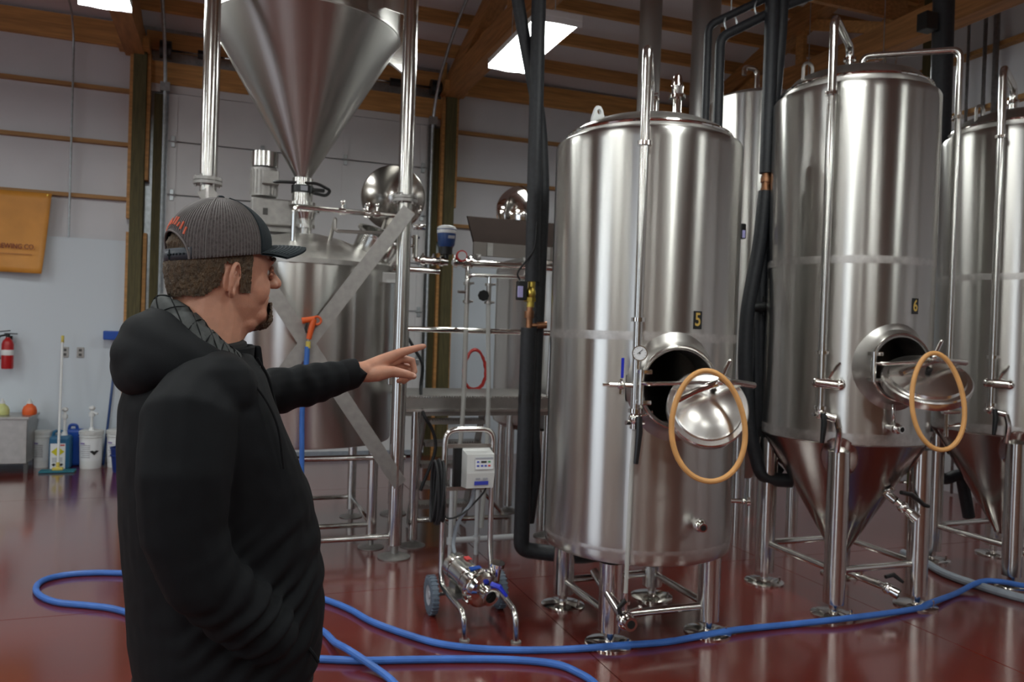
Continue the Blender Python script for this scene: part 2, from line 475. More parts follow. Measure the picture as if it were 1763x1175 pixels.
b = MB(); b.box(((DXA + DXB) / 2, .06, 4.44), (DXB - DXA + .4, .09, .25)); b.build('header', 'pine', dr)
b = MB(); b.box(((DXA + DXB) / 2, .065, 4.285), (DXB - DXA + .4, .05, .12)); b.build('header_trim', 'door_panel', dr)
for x, s in ((DXA - .035, -1), (DXB + .035, 1)):
    b = MB(); b.box((x + s * .07, .06, 2.1), (.09, .06, 4.2)); b.build('jamb', 'treated', dr)
    pts = bend([(x, -.03, .05), (x, -.03, 4.55), (x, -1.0, 5.15), (x, -4.2, 6.05)], .55, 10)
    b = MB(); b.tube(pts, .028, 8, flat=.7); b.build('track', 'galv', dr)
    b = MB(); b.cyl((x - .06, -.11, 4.66), (x + .06, -.11, 4.66), .10, .10, 20); b.build('cable_drum', 'black_plastic', dr)
    b = MB(); b.box((x, -.05, 4.26), (.10, .08, .10)); b.build('bracket', 'galv', dr)
b = MB(); b.cyl((DXA - .1, -.11, 4.66), (DXB + .1, -.11, 4.66), .014, seg=10); b.build('torsion_shaft', 'steel_pipe', dr)
for x in (DXA + .42, DXB - .42):
    b = MB(); b.cyl((x - .12, -.11, 4.66), (x + .12, -.11, 4.66), .05, seg=14); b.build('spring_cone', 'black_plastic', dr)
# unseen roll-up doors added behind the camera to dress the daylight openings
d = struct('added_door_2')
b = MB(); b.cyl((DXF[0], Y0 + .28, 3.85), (DXF[1], Y0 + .28, 3.85), .22, seg=24); b.build('added_rolled_curtain', 'galv', d)
for x in DXF:
    b = MB(); b.box((x, Y0 + .05, 1.85), (.08, .10, 3.7)); b.build('jamb', 'galv', d)
d = struct('added_door_3')
b = MB(); b.cyl((X0 + .28, DYL[0], 3.85), (X0 + .28, DYL[1], 3.85), .22, seg=24); b.build('added_rolled_curtain', 'galv', d)
for y in DYL:
    b = MB(); b.box((X0 + .05, y, 1.85), (.10, .08, 3.7)); b.build('jamb', 'galv', d)

# --- fluorescent fixtures
def lamp(x, y, z, label):
    t = thing('ceiling_light', label, 'light', (x, y, z), 0, 'fluorescent fixtures under the trusses')
    b = MB(); b.box((0, 0, .055), (.37, 1.24, .05), bev=.008)
    for s in (-1, 1): b.box((0, s * .60, .035), (.37, .02, .09))
    b.build('housing', 'lamp_body', t)
    b = MB(); rings = []
    for yy in (-.59, .59):
        rings.append([(.18 * math.cos(PI + PI * k / 12), yy, .03 + .045 * math.sin(PI + PI * k / 12)) for k in range(13)])
    b.ring_loft(rings, False, True); b.build('diffuser', 'lamp_glow', t)
    for s in (-1, 1):
        b = MB(); top = roof_z(y + s * .5) - .02 - z
        b.tube([(0, s * .5, .07), (0, s * .5, top)], .004, 6); b.build('hanger_wire', 'galv', t)
    return t
for j, y in enumerate((-3.6, -7.3, -10.9, -14.5)):
    for k in range(-3, 2):
        if k == 1 and j in (1, 3): continue
        x = -.34 + 3.28 * k
        lab = 'white fluorescent fixture, %s from the left in the %s lamp row' % (('first', 'second', 'third', 'fourth', 'fifth')[k + 3], ('first', 'second', 'third', 'last')[j])
        if j == 0 and k == -1: lab = 'bright fluorescent fixture at the upper left, over the girt wall'
        elif j == 0 and k == 0: lab = 'bright fluorescent fixture behind the crossing black pipes, beside the truss'
        lamp(x, y, 4.0, lab)
# ------------------------------------------------------------------ cylinder tanks
def clamp_fit(b, p, d, r):
    """tri-clamp: two ferrules, a band and its wing nut"""
    p, d = V3(p), V3(d).normalized()
    b.cyl(p - d * .010, p + d * .010, r * 1.55, seg=18)
    o = d.orthogonal().normalized()
    b.cyl(p + o * r * 1.4 - d.cross(o) * .012, p + o * r * 1.4 + d.cross(o) * .035, .007, seg=8)
    b.ball(p + o * r * 1.6, (.012, .012, .012), 8)
def leg(t, x, y, top, bar=None):
    b = MB(); b.cyl((x, y, .075), (x, y, top), .062, seg=24); l = b.build('leg', 'steel_pipe', t)
    b = MB(); b.cyl((x, y, .012), (x, y, .09), .026, seg=12); b.lathe([(.0, 0), (.128, 0), (.128, .008), (.11, .014), (.03, .026), (.0, .026)], 32, Matrix.Translation((x, y, .001)))
    b.cyl((x + .075, y - .06, .01), (x + .075, y - .06, .045), .008, seg=8)
    b.build('foot', 'steel_polish', l)
def crossbars(t, q, z, r=.021):
    for (a, c) in (((-q, -q), (q, -q)), ((q, -q), (q, q)), ((q, q), (-q, q)), ((-q, q), (-q, -q))):
        dx, dy = c[0] - a[0], c[1] - a[1]; L = math.hypot(dx, dy); ux, uy = dx / L * .055, dy / L * .055
        b = MB(); b.cyl((a[0] + ux, a[1] + uy, z), (c[0] - ux, c[1] - uy, z), r, seg=12); b.build('crossbar', 'steel_pipe', t)
def manway(t, Rt, zc, az, Ro=.265, Ri=.185, door=None, proud=.055, ox=1.0):
    M = Matrix.Rotation(az, 4, 'Z')
    n = 40
    def ring(r, yf):
        q = ox if r > Ri + .03 else (1 + ox) / 2 if ox < .95 else 1.0
        q = max(q, (Ri + .012) / r) if r > Ri + .015 else 1.0
        return [V3((q * r * math.cos(2 * PI * k / n), yf(q * r * math.cos(2 * PI * k / n)), zc + r * math.sin(2 * PI * k / n))) for k in range(n)]
    sad = lambda e: (lambda x: -math.sqrt(Rt * Rt - x * x) - e)
    b = MB()
    b.ring_loft([ring(Ro + .012, sad(-.01)), ring(Ro, sad(.004)), ring(Ro - .03, lambda x: -Rt - .012 + .35 * (Rt - math.sqrt(Rt * Rt - x * x))), ring(Ri + .035, lambda x: -Rt - proud * .6),
                 ring(Ri + .022, lambda x: -Rt - proud), ring(Ri, lambda x: -Rt - proud), ring(Ri, lambda x: -Rt + .14)], False, False, True, M)
    o = b.build('manway_collar', 'steel_satin', t)
    b = MB(); b.tube([M @ p for p in ring(Ri + .016, lambda x: -Rt - proud)], .009, 8, closed=True); b.build('rim', 'steel_pipe', o)
    # hinge pin and brackets on the left of the collar
    b = MB(); hx = -(Ri + .02); hy = -Rt - proud - .03
    b.cyl((hx, hy, zc - .085), (hx, hy, zc + .085), .014, seg=12, M=M)
    for s in (-1, 1): b.box((hx + .02, hy + .02, zc + s * .075), (.07, .05, .022), M, .004)
    b.build('hinge', 'steel_polish', o)
    # door: dished disc with a flange, carried by a swing arm and a yoke
    c, nrm, rd, yk = door
    D = align(c, nrm, (0, 0, 1))
    b = MB(); b.lathe([(0, -.02), (rd * .80, -.02), (rd * .80, -.045), (rd * .99, -.045), (rd, -.03), (rd, 0), (rd * .97, .008), (rd * .86, .008), (rd * .83, .022), (rd * .78, .024), (rd * .6, .036), (rd * .3, .046), (0, .049)], 56, D)
    dd = b.build('manway_door', 'steel_door', t)
    b = MB(); b.tube([D @ V3((rd * .9 * math.cos(2 * PI * k / 40), rd * .9 * math.sin(2 * PI * k / 40), -.046)) for k in range(40)], .011, 8, True); b.build('door_seal', 'white_pvc', dd)
    ca = V3(c) + V3(nrm).normalized() * .1
    yl, yr, arm_h = yk
    b = MB()
    b.tube(bend([M @ V3((hx, hy, zc + .02)), M @ V3((hx + .03, hy - .05, zc + .02)), arm_h], .03), .010, 10)
    b.build('swing_arm', 'steel_polish', dd)
    b = MB(); pts = [yl, V3(yl) * .5 + V3(arm_h) * .5 + V3((0, 0, .006)), arm_h, V3(yr) * .5 + V3(arm_h) * .5 + V3((0, 0, .006)), yr]
    b.tube(pts, .020, 10, flat=.8); b.build('yoke', 'steel_polish', dd)
    return M, dd
def handle_T(dd, arm, nrm, up, wing):
    arm, nrm = V3(arm), V3(nrm).normalized()
    b = MB(); b.cyl(arm - nrm * .085, arm + nrm * .05, .009, seg=10); b.build('clamp_screw', 'steel_pipe', dd)
    b = MB(); b.ball(arm + nrm * .03, .019, 14); b.cyl(arm + nrm * .03, arm + nrm * .03 + V3(up) * wing, .0095, seg=10); b.ball(arm + nrm * .03 + V3(up) * wing, .0105, 10)
    b.build('wing_handle', 'steel_polish', dd)
    b = MB(); b.cyl(arm - nrm * .075, arm - nrm * .045, .017, seg=10); b.build('ferrule', 'black_plastic', dd)
def ball_port(t, p, d, r=.034):
    p, d = V3(p), V3(d).normalized()
    b = MB(); b.cyl(p - d * .06, p, r * .62, seg=16); b.ball(p, r, 20); b.cyl(p, p + d * r * 1.25, r * .55, r * .62, 16)
    o = b.build('sample_port', 'steel_polish', t)
    b = MB(); b.cyl(p + d * (r * 1.25 - .002), p + d * (r * 1.25 + .0015), r * .42, seg=14); b.build('bore', 'hole', o)
def number_plate(t, Rt, az, z, digit, w=.05, h=.092):
    M = Matrix.Rotation(az, 4, 'Z') @ Matrix.Translation((0, -Rt - .0015, z)) @ Matrix.Rotation(PI / 2, 4, 'X')
    b = MB(); b.box((0, 0, 0), (w, h, .003), M, .001); o = b.build('number_plate', 'black_plastic', t)
    text('numeral', digit, h * 1.02, 'gold', o, M @ Matrix.Translation((0, 0, .002)), bold=.0015, sx=.8)
def shell_skip(az, zc, rr, front=True):
    n = V3((math.sin(az), -math.cos(az), 0)); e = V3((math.cos(az), math.sin(az), 0))
    def f(c):
        return c.dot(n) > 0 and (c.dot(e) ** 2 + (c.z - zc) ** 2) < rr * rr
    return f
def rows(z0, z1, k): return [z0 + (z1 - z0) * i / k for i in range(k + 1)]

AZ = R(-10)
# ---- serving tank 5: straight cylinder with a dished bottom
c5 = V3((-.458, -5.84, 0)); R5 = .52
t5 = thing('brite_tank', 'straight-sided stainless tank numbered 5 with an open round hatch, nearest to the camera', 'tank', c5, 0, 'stainless beer tanks')
b = MB()
prof = [(.0, .385), (.30, .40), (.44, .428), (.50, .444), (.512, .450), (R5 - .003, .462), (R5, .48)] + [(R5, z) for z in rows(.56, 2.62, 46)] + [(R5, 2.655), (.514, 2.668), (.502, 2.676), (.458, 2.695)]
b.lathe(prof, 96, skip=shell_skip(AZ, 1.36, .235)); b.build('shell', 'steel_brushed', t5)
for z, h in ((1.61, .045), (.515, .022)):
    b = MB(); b.lathe([(R5 + .0006, z - h / 2), (R5 + .0012, z), (R5 + .0006, z + h / 2)], 96); b.build('weld_seam', 'steel_weld', t5)
b = MB(); b.lathe([(.460, 2.685), (.460, 2.712), (.45, 2.726), (.41, 2.757), (.33, 2.795), (.2, 2.828), (0, 2.845)], 72); b.build('head', 'steel_satin', t5)
b = MB(); b.tube([(.456 * math.cos(2 * PI * k / 64), .456 * math.sin(2 * PI * k / 64), 2.716) for k in range(64)], .011, 8, True); b.build('head_rim', 'steel_polish', t5)
q = .30
for sx, sy in ((-1, 1), (-1, -1), (1, -1), (1, 1)): leg(t5, sx * q, sy * q, .43)
crossbars(t5, q, .15)
# lifting lug with an eye, standing on the head at the left
b = MB(); Ml = Matrix.Translation((-.33, -.02, 2.765)) @ Matrix.Rotation(R(20), 4, 'Z')
pl = [(.055, -.02), (.05, .03), (.028, .085), (.012, .102), (-.012, .102), (-.028, .085), (-.05, .03), (-.055, -.02)]
ho = [(.016 * math.cos(2 * PI * (k + .5) / 8), .07 + .016 * math.sin(2 * PI * (k + .5) / 8)) for k in range(8)]
pl2 = sorted([(x * .98, z) for x, z in pl], key=lambda p: math.atan2(p[1] - .07, p[0])); ho2 = sorted(ho, key=lambda p: math.atan2(p[1] - .07, p[0]))
vs = [(x, -.008, z) for x, z in pl2] + [(x, -.008, z) for x, z in ho2] + [(x, .008, z) for x, z in pl2] + [(x, .008, z) for x, z in ho2]
fs = []
for i in range(8):
    j = (i + 1) % 8
    fs += [(i, j, j + 8, i + 8), (i + 16, i + 24, j + 24, j + 16), (i, i + 16, j + 16, j), (i + 8, j + 8, j + 24, i + 24)]
b.add(vs, fs, False, Ml); lug5 = b.build('lifting_lug', 'white_plastic', t5)
# relief valve on the head
b = MB(); px = (.175, 0.0)
b.cyl((*px, 2.81), (*px, 2.985), .026, seg=18); clamp_fit(b, (*px, 2.99), (0, 0, 1), .030)
b.cyl((*px, 3.0), (*px, 3.05), .030, .036, 18); b.cyl((*px, 3.05), (*px, 3.10), .036, .024, 18); b.ball((*px, 3.10), .024, 14); b.cyl((px[0] - .035, px[1] - .01, 3.03), (px[0] - .035, px[1] - .01, 3.09), .008, seg=8)
b.build('relief_valve', 'steel_polish', t5)
b = MB(); b.cyl((.03, .02, 2.83), (.03, .02, 2.96), .022, seg=14); clamp_fit(b, (.03, .02, 2.965), (0, 0, 1), .022); b.cyl((.0, .02, 2.99), (.06, .02, 3.0), .006, seg=8)
b.build('head_port', 'steel_polish', t5)
# cleaning pipe down the front, with clamps, gauge and lever valve
pp = V3((-.765, -6.345, 0)) - c5; pd = V3((pp.x, pp.y, 0)).normalized()
b = MB(); b.tube(bend([(pp.x, pp.y, 1.23), (pp.x, pp.y, 3.04), (pp.x * .1, pp.y * .1, 3.04), (pp.x * .1, pp.y * .1, 2.83)], .07, 8), .0235, 16)
cp5 = b.build('cleaning_pipe', 'steel_pipe', t5)
for z in (2.56, 1.69, 1.24):
    b = MB(); clamp_fit(b, (pp.x, pp.y, z), (0, 0, 1), .0235); b.build('pipe_clamp', 'steel_polish', cp5)
for z in (2.50, 1.75):
    b = MB(); b.cyl((pp.x * .83, pp.y * .83, z), (pp.x, pp.y, z), .009, seg=8); b.build('standoff', 'steel_pipe', cp5)
gp = pp + V3((-.005, -.035, 1.525)); gd = (V3((-2.674, -9.775, 1.6)) - (c5 + gp)).normalized()
G = align(gp, gd)
b = MB(); b.cyl((0, 0, -.03), (0, 0, .012), .038, seg=28, M=G); b.cyl((0, 0, -.06), (0, 0, -.03), .012, seg=10, M=G); ga = b.build('pressure_gauge', 'steel_polish', t5)
b = MB(); b.cyl((0, 0, .012), (0, 0, .0135), .033, seg=28, M=G); b.build('dial', 'mirror_dial', ga)
b = MB(); b.box((.006, .005, .0145), (.036, .003, .0015), G @ Matrix.Rotation(R(40), 4, 'Z')); b.cyl((0, 0, .0135), (0, 0, .017), .004, seg=8, M=G); b.build('needle', 'print_black', ga)
b = MB()
for k in range(11):
    t_ = R(225 - k * 27); b.box((.028 * math.cos(t_), .028 * math.sin(t_), .0142), (.006, .0014, .0008), G @ Matrix.Translation((0, 0, 0)) )
tag(b.build('dial_marks', 'print_black', ga), kind='stuff')
b = MB(); vz = 1.365
b.cyl((pp.x, pp.y, vz), (pp.x - .135, pp.y + .03, vz), .013, seg=12); b.ball((pp.x - .075, pp.y + .016, vz), .024, 14); b.cyl((pp.x - .135, pp.y + .03, vz), (pp.x - .165, pp.y + .036, vz), .008, seg=8)
b.cyl((pp.x - .075, pp.y + .016, vz - .045), (pp.x - .075, pp.y + .016, vz + .03), .008, seg=8); vv = b.build('bleed_valve', 'steel_polish', t5)
b = MB(); b.box((pp.x - .082, pp.y - .006, vz + .085), (.016, .006, .10), None, .003); b.build('blue_lever', 'blue_valve', vv)
b = MB(); b.ball((pp.x, pp.y, 1.20), (.034, .034, .04), 16); b.cyl((pp.x, pp.y, 1.15), (pp.x, pp.y, 1.23), .026, seg=14); b.cyl((pp.x, pp.y, 1.205), (pp.x + .085, pp.y - .02, 1.235), .008, seg=8)
b.cyl((pp.x - .05, pp.y, 1.18), (pp.x + .05, pp.y, 1.18), .012, seg=8); bv = b.build('butterfly_valve', 'steel_polish', t5)
b = MB(); b.tube([(pp.x - .004, pp.y - .05, 1.215), (pp.x - .006, pp.y - .058, 1.14), (pp.x - .014, pp.y - .05, .985)], [.015, .017, .012], 10); b.build('lever_handle', 'black_plastic', bv)
b = MB(); b.tube([(pp.x, pp.y, 1.17), (pp.x - .012, pp.y - .003, .95), (pp.x - .022, pp.y - .006, .32)], .0105, 10); b.build('sight_tube', 'cloudy_tube', t5)
b = MB(); x, y = pp.x - .024, pp.y - .006
b.cyl((x, y, .235), (x, y, .34), .014, seg=12); b.cyl((x, y, .285), (x, y, .30), .026, seg=16); b.ball((x, y - .01, .205), .047, 22); b.cyl((x, y, .205), (x, y - .07, .205), .030, .034, 18); b.cyl((x, y, .205), (x, y + .35, .34), .024, seg=14); b.cyl((x + .02, y, .245), (x + .075, y - .01, .26), .007, seg=8)
b.ball((x + .08, y - .01, .262), .013, 10)
ov = b.build('outlet_valve', 'steel_polish', t5)
b = MB(); b.cyl((x, y - .069, .205), (x, y - .0725, .205), .021, seg=14); b.build('bore', 'hole', ov)
b = MB(); b.tube([(x - .035, y - .02, .245), (x - .045, y - .02, .275), (x - .01, y - .025, .31)], .012, 8); b.build('lever_handle', 'black_plastic', ov)
ball_port(t5, (.05, -.56, .665), (-.12, -1, -.08), .036)
b = MB(); b.cyl((.48, -.22, .70), (.56, -.255, .70), .012, seg=10); b.cyl((.56, -.255, .70), (.575, -.262, .70), .026, seg=14); b.ball((.545, -.25, .70), .018, 10); b.build('side_port', 'steel_polish', t5)
number_plate(t5, R5, R(2.6), 1.70, '5')
n5 = V3((-.42, -.9, 0)).normalized() * math.cos(R(24)) + V3((0, 0, math.sin(R(24))))
dc5 = V3((-.54, -6.63, 1.28)) - c5
M5, d5 = manway(t5, R5, 1.36, AZ, .272, .188, ((dc5.x, dc5.y, dc5.z), n5, .19, (V3((-.735, -6.66, 1.315)) - c5, V3((-.31, -6.66, 1.392)) - c5, V3((-.545, -6.72, 1.408)) - c5)), ox=.86)
handle_T(d5, V3((-.545, -6.72, 1.408)) - c5, (-.35, -.9, .2), V3((.45, .0, .9)).normalized(), .105)

# ---- conical fermenters
def fermenter(label, c, top, seam2, arm_az, pz, has_right_pipe, num, num_az, door, yk, hand, ztop_arm, gasket=True):
    t = thing('conical_fermenter', label, 'tank', c, 0, 'stainless beer tanks'); Rf = .495; zs = 1.02
    c = V3(c)
    b = MB(); b.lathe([(Rf - .01, zs - .008), (Rf, zs)] + [(Rf, z) for z in rows(zs + .05, top - .05, 44)] + [(Rf, top - .015), (Rf - .006, top - .004), (Rf - .02, top + .002), (Rf - .05, top + .012)], 96, skip=shell_skip(AZ, 1.48, .225)); b.build('shell', 'steel_brushed', t)
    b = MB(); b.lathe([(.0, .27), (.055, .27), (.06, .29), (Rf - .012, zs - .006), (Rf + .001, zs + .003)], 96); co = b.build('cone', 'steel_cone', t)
    for z, h in ((zs + .035, .06), (seam2, .045)):
        b = MB(); b.lathe([(Rf + .0006, z - h / 2), (Rf + .0012, z), (Rf + .0006, z + h / 2)], 96); b.build('weld_seam', 'steel_weld', t)
    b = MB(); b.lathe([(Rf - .055, top + .008), (Rf - .05, top + .03), (Rf - .055, top + .055), (Rf - .075, top + .07), (.38, top + .12), (.25, top + .17), (.1, top + .195), (0, top + .20)], 72); b.build('head', 'steel_satin', t)
    b = MB(); b.tube([((Rf - .052) * math.cos(2 * PI * k / 64), (Rf - .052) * math.sin(2 * PI * k / 64), top + .05) for k in range(64)], .010, 8, True); b.build('head_rim', 'steel_polish', t)
    q = .318
    for sx, sy in ((-1, 1), (-1, -1), (1, -1), (1, 1)):
        leg(t, sx * q, sy * q, .97)
        # oval doubler plate where the leg enters the cone
        a = math.atan2(sy, sx); th = math.atan2(zs - .29, Rf - .07)
        b = MB(); n = 28; rgs = []
        for rr, e in ((1.0, .003), (.93, .007), (.0, .009)):
            rg = []
            for k in range(n):
                u = .105 * rr * math.cos(2 * PI * k / n); w = .15 * rr * math.sin(2 * PI * k / n)
                rad = .435 + w * math.cos(th); z = .29 + (rad - .06) * math.tan(th)
                aa = a + u / rad
                rg.append(V3(((rad + e) * math.cos(aa), (rad + e) * math.sin(aa), z - e)))
            rgs.append(rg)
        b.ring_loft(rgs, False, False); b.build('doubler_plate', 'steel_cone', co)
    crossbars(t, q, .265)
    # cleaning pipe: up the front, over to the middle of the head
    p = V3((Rf + .085) * V3((math.cos(arm_az), math.sin(arm_az), 0)))
    b = MB(); b.tube(bend([(p.x, p.y, 1.22), (p.x, p.y, ztop_arm), (p.x * .03 - .03, p.y * .03 + .02, ztop_arm), (p.x * .03 - .03, p.y * .03 + .02, top + .18)], .075, 8), .0245, 16); cp = b.build('cleaning_pipe', 'steel_pipe', t)
    for q_ in ((p.x, p.y, top - .1), (p.x, p.y, 1.55), (p.x, p.y, 1.23), (p.x * .03 - .03, p.y * .03 + .02, top + .27)):
        b = MB(); clamp_fit(b, q_, (0, 0, 1), .0245); b.build('pipe_clamp', 'steel_polish', cp)
    for z in (top - .18, 1.7):
        b = MB(); b.cyl((p.x * .84, p.y * .84, z), (p.x, p.y, z), .009, seg=8); b.build('standoff', 'steel_pipe', cp)
    e = V3((-p.y, p.x, 0)).normalized()
    if e.x < 0: e = -e
    b = MB(); b.cyl(p - e * .02 + V3((0, 0, 1.375)), p + e * .10 + V3((0, 0, 1.368)), .034, seg=20); b.ball(p - e * .02 + V3((0, 0, 1.375)), .034, 16); b.ball(p + e * .10 + V3((0, 0, 1.368)), .034, 16); b.tube([p + e * .04 + V3((0, 0, 1.40)), p + e * .06 + V3((0, 0, 1.44)), p * .87 + e * .08 + V3((0, 0, 1.49))], .010, 8)
    b.build('check_valve', 'steel_polish', t)
    b = MB(); b.ball(p + V3((0, 0, 1.20)), (.032, .032, .04), 14); b.cyl(p + V3((-.05, 0, 1.19)), p + V3((.06, 0, 1.19)), .012, seg=8); b.cyl(p + V3((0, 0, 1.19)), p + e * .09 + V3((0, 0, 1.17)), .022, seg=12); b.tube(bend([p + e * .09 + V3((0, 0, 1.17)), p + e * .11 + V3((0, 0, 1.10)), p + e * .12 + V3((0, .03, .98))], .03), .017, 10)
    bv = b.build('butterfly_valve', 'steel_polish', t)
    b = MB(); b.tube([p + V3((-.01, -.04, 1.20)), p + V3((-.012, -.05, 1.14)), p + V3((-.018, -.045, 1.03))], [.015, .018, .012], 10); b.build('lever_handle', 'black_plastic', bv)
    if has_right_pipe:
        rx, ry = has_right_pipe
        b = MB(); b.tube(bend([(.045, .0, top + .18), (.045, 0, top + .30), (rx, ry, top + .30), (rx, ry, 1.25)], .055, 8), .020, 14); vp = b.build('vent_pipe', 'steel_pipe', t)
        for z in (top - .12, 1.5):
            b = MB(); clamp_fit(b, (rx, ry, z), (0, 0, 1), .02); b.build('pipe_clamp', 'steel_polish', vp)
        b = MB()
        clamp_fit(b, (.045, 0, top + .225), (0, 0, 1), .018); b.tube([(.05, -.02, top + .20), (.09, -.04, top + .205), (.12, -.05, top + .235)], .011, 8); b.cyl((.07, -.03, top + .25), (.13, -.05, top + .27), .010, seg=8)
        b.build('pipe_clamp', 'steel_polish', vp)
        b = MB(); b.ball((rx, ry, 1.22), (.026, .026, .034), 12); b.cyl((rx - .06, ry - .02, 1.205), (rx + .08, ry - .02, 1.205), .013, seg=8); b.cyl((rx, ry, 1.05), (rx, ry, 1.2), .013, seg=10); b.tube([(rx, ry - .02, 1.12), (rx + .05, ry - .05, 1.13), (rx + .10, ry - .05, 1.10)], .011, 8)
        bv2 = b.build('spigot', 'steel_polish', t)
        b = MB(); b.box((rx + .07, ry - .03, 1.235), (.11, .016, .006), None, .002); b.build('blue_lever', 'blue_valve', bv2)
    # capped port, hatch ring on the head
    b = MB(); hx, hy = .22, -.06; b.cyl((hx, hy, top + .12), (hx, hy, top + .215), .033, seg=18); clamp_fit(b, (hx, hy, top + .215), (0, 0, 1), .036); b.tube([(hx - .04, hy, top + .225), (hx - .045, hy, top + .31), (hx + .045, hy, top + .31), (hx + .04, hy, top + .225)], .0065, 8); b.cyl((hx - .12, hy, top + .19), (hx - .05, hy, top + .20), .011, seg=8); b.build('head_port', 'steel_polish', t)
    b = MB()
    lx, ly = -.36, .02
    b.tube([V3((lx, ly, top + .12)) + V3((.035 * math.cos(PI * k / 10), 0, .05 + .035 * math.sin(PI * k / 10))) for k in range(11)] , .010, 8)
    b.cyl((lx - .035, ly, top + .06), (lx - .035, ly, top + .17), .010, seg=8); b.cyl((lx + .035, ly, top + .06), (lx + .035, ly, top + .17), .010, seg=8); b.build('lifting_lug', 'steel_satin', t)
    ball_port(t, V3((-.112, -.39 * 1.36, 1.13)), (.03, -1, -.06), .035)
    b = MB(); b.cyl((-.118, -.515, 1.15), (-.135, -.525, 1.27), .011, seg=10); b.build('thermowell', 'steel_pipe', t)
    number_plate(t, Rf, num_az, 1.838, num)
    # racking arm and outlet at the cone
    b = MB(); p0 = V3((.06, -.22, .80)); p1 = V3((.10, -.345, .665)); p2 = V3((.16, -.40, .60))
    b.cyl((.02, -.16, .80), p1, .026, seg=14); clamp_fit(b, p0 * .35 + p1 * .65, p1 - p0, .027); b.ball(p1 * .5 + p2 * .5, .034, 16); b.cyl(p1, p2, .024, seg=12); b.cyl(p2, p2 + (p2 - p1).normalized() * .045, .030, .034, 16); b.ball((.235, -.28, .76), .014, 10); b.cyl((.18, -.24, .76), (.235, -.28, .76), .008, seg=8)
    rk = b.build('racking_valve', 'steel_polish', t)
    b = MB(); b.tube([p1 + V3((.04, .0, .05)), p1 + V3((.12, -.0, .035)), p1 + V3((.20, -.03, -.03)), p1 + V3((.225, -.04, -.035))], [.013, .016, .014, .010], 10); b.build('lever_handle', 'black_plastic', rk)
    b = MB(); b.tube(bend([(0, 0, .28), (0, 0, .17), (.0, -.18, .165), (.06, -.34, .14)], .06, 6), .024, 12); clamp_fit(b, (0, 0, .255), (0, 0, 1), .026); b.ball((.065, -.345, .135), .036, 16); b.cyl((.065, -.345, .135), (.095, -.40, .115), .030, .034, 16); b.cyl((.0, -.20, .165), (.0, -.20, .24), .01, seg=8)
    dp = b.build('dump_valve', 'steel_polish', t)
    b = MB(); b.tube([(.09, -.30, .19), (.15, -.30, .20), (.21, -.32, .155)], [.012, .015, .010], 10); b.build('lever_handle', 'black_plastic', dp)
    M, dd = manway(t, Rf, 1.48, AZ, .25, .175, (door[0], door[1], .230, yk), .05, .95)
    handle_T(dd, hand[0], hand[1], hand[2], .10)
    return t
c6 = V3((1.055, -5.785, 0))
n6 = V3((-.30, -.45, .84))
A6 = V3((.925, -6.56, 1.525)) - c6
t6 = fermenter('tall conical stainless tank beside tank 5, hatch door tilted flat in front of it', c6, 3.15, 2.10, R(-145.5) + R(0), 0, (.485, -.345), '6', R(4), (V3((.955, -6.50, 1.425)) - c6, n6), (V3((.74, -6.53, 1.455)) - c6, V3((1.20, -6.53, 1.52)) - c6, A6), (A6, (-.2, -.5, .8), V3((.5, 0, .86)).normalized()), 3.50)
c7 = V3((2.685, -5.65, 0))
A7 = V3((2.75, -6.43, 1.545)) - c7
t7 = fermenter('dark conical stainless tank cut off by the right edge of the photo', c7, 3.13, 2.10, R(-152), 0, None, '7', R(4), (V3((2.70, -6.36, 1.43)) - c7, n6), (V3((2.5, -6.39, 1.455)) - c7, V3((2.92, -6.39, 1.52)) - c7, A7), (A7, (-.2, -.5, .8), V3((.5, 0, .86)).normalized()), 3.50)

def gasket(label, top, bottom, halfw, side):
    top, bottom = V3(top), V3(bottom); ax = (top - bottom) / 2; ce_ = (top + bottom) / 2; side = V3(side).normalized() * halfw
    b = MB(); pts = []
    for k in range(48):
        t_ = 2 * PI * k / 48
        w = 1.0 + .10 * math.cos(t_ + PI)
        pts.append(ce_ + ax * math.cos(t_) + side * math.sin(t_) * w)
    b.tube(pts, .0125, 10, True)
    o = b.build('door_gasket', 'tan_gasket'); tag(o, label, 'gasket', 'tan rubber door gaskets')
    return o
cl = V3((math.cos(R(20)), -math.sin(R(20)), 0))
gasket('tan rubber ring hung on the hatch handle of tank 5', (-.63, -6.748, 1.462), (-.625, -6.79, .968), .165, cl)
gasket('tan rubber ring hung on the hatch handle of the conical tank beside tank 5', (.825, -6.66, 1.572), (.83, -6.72, 1.07), .136, cl)
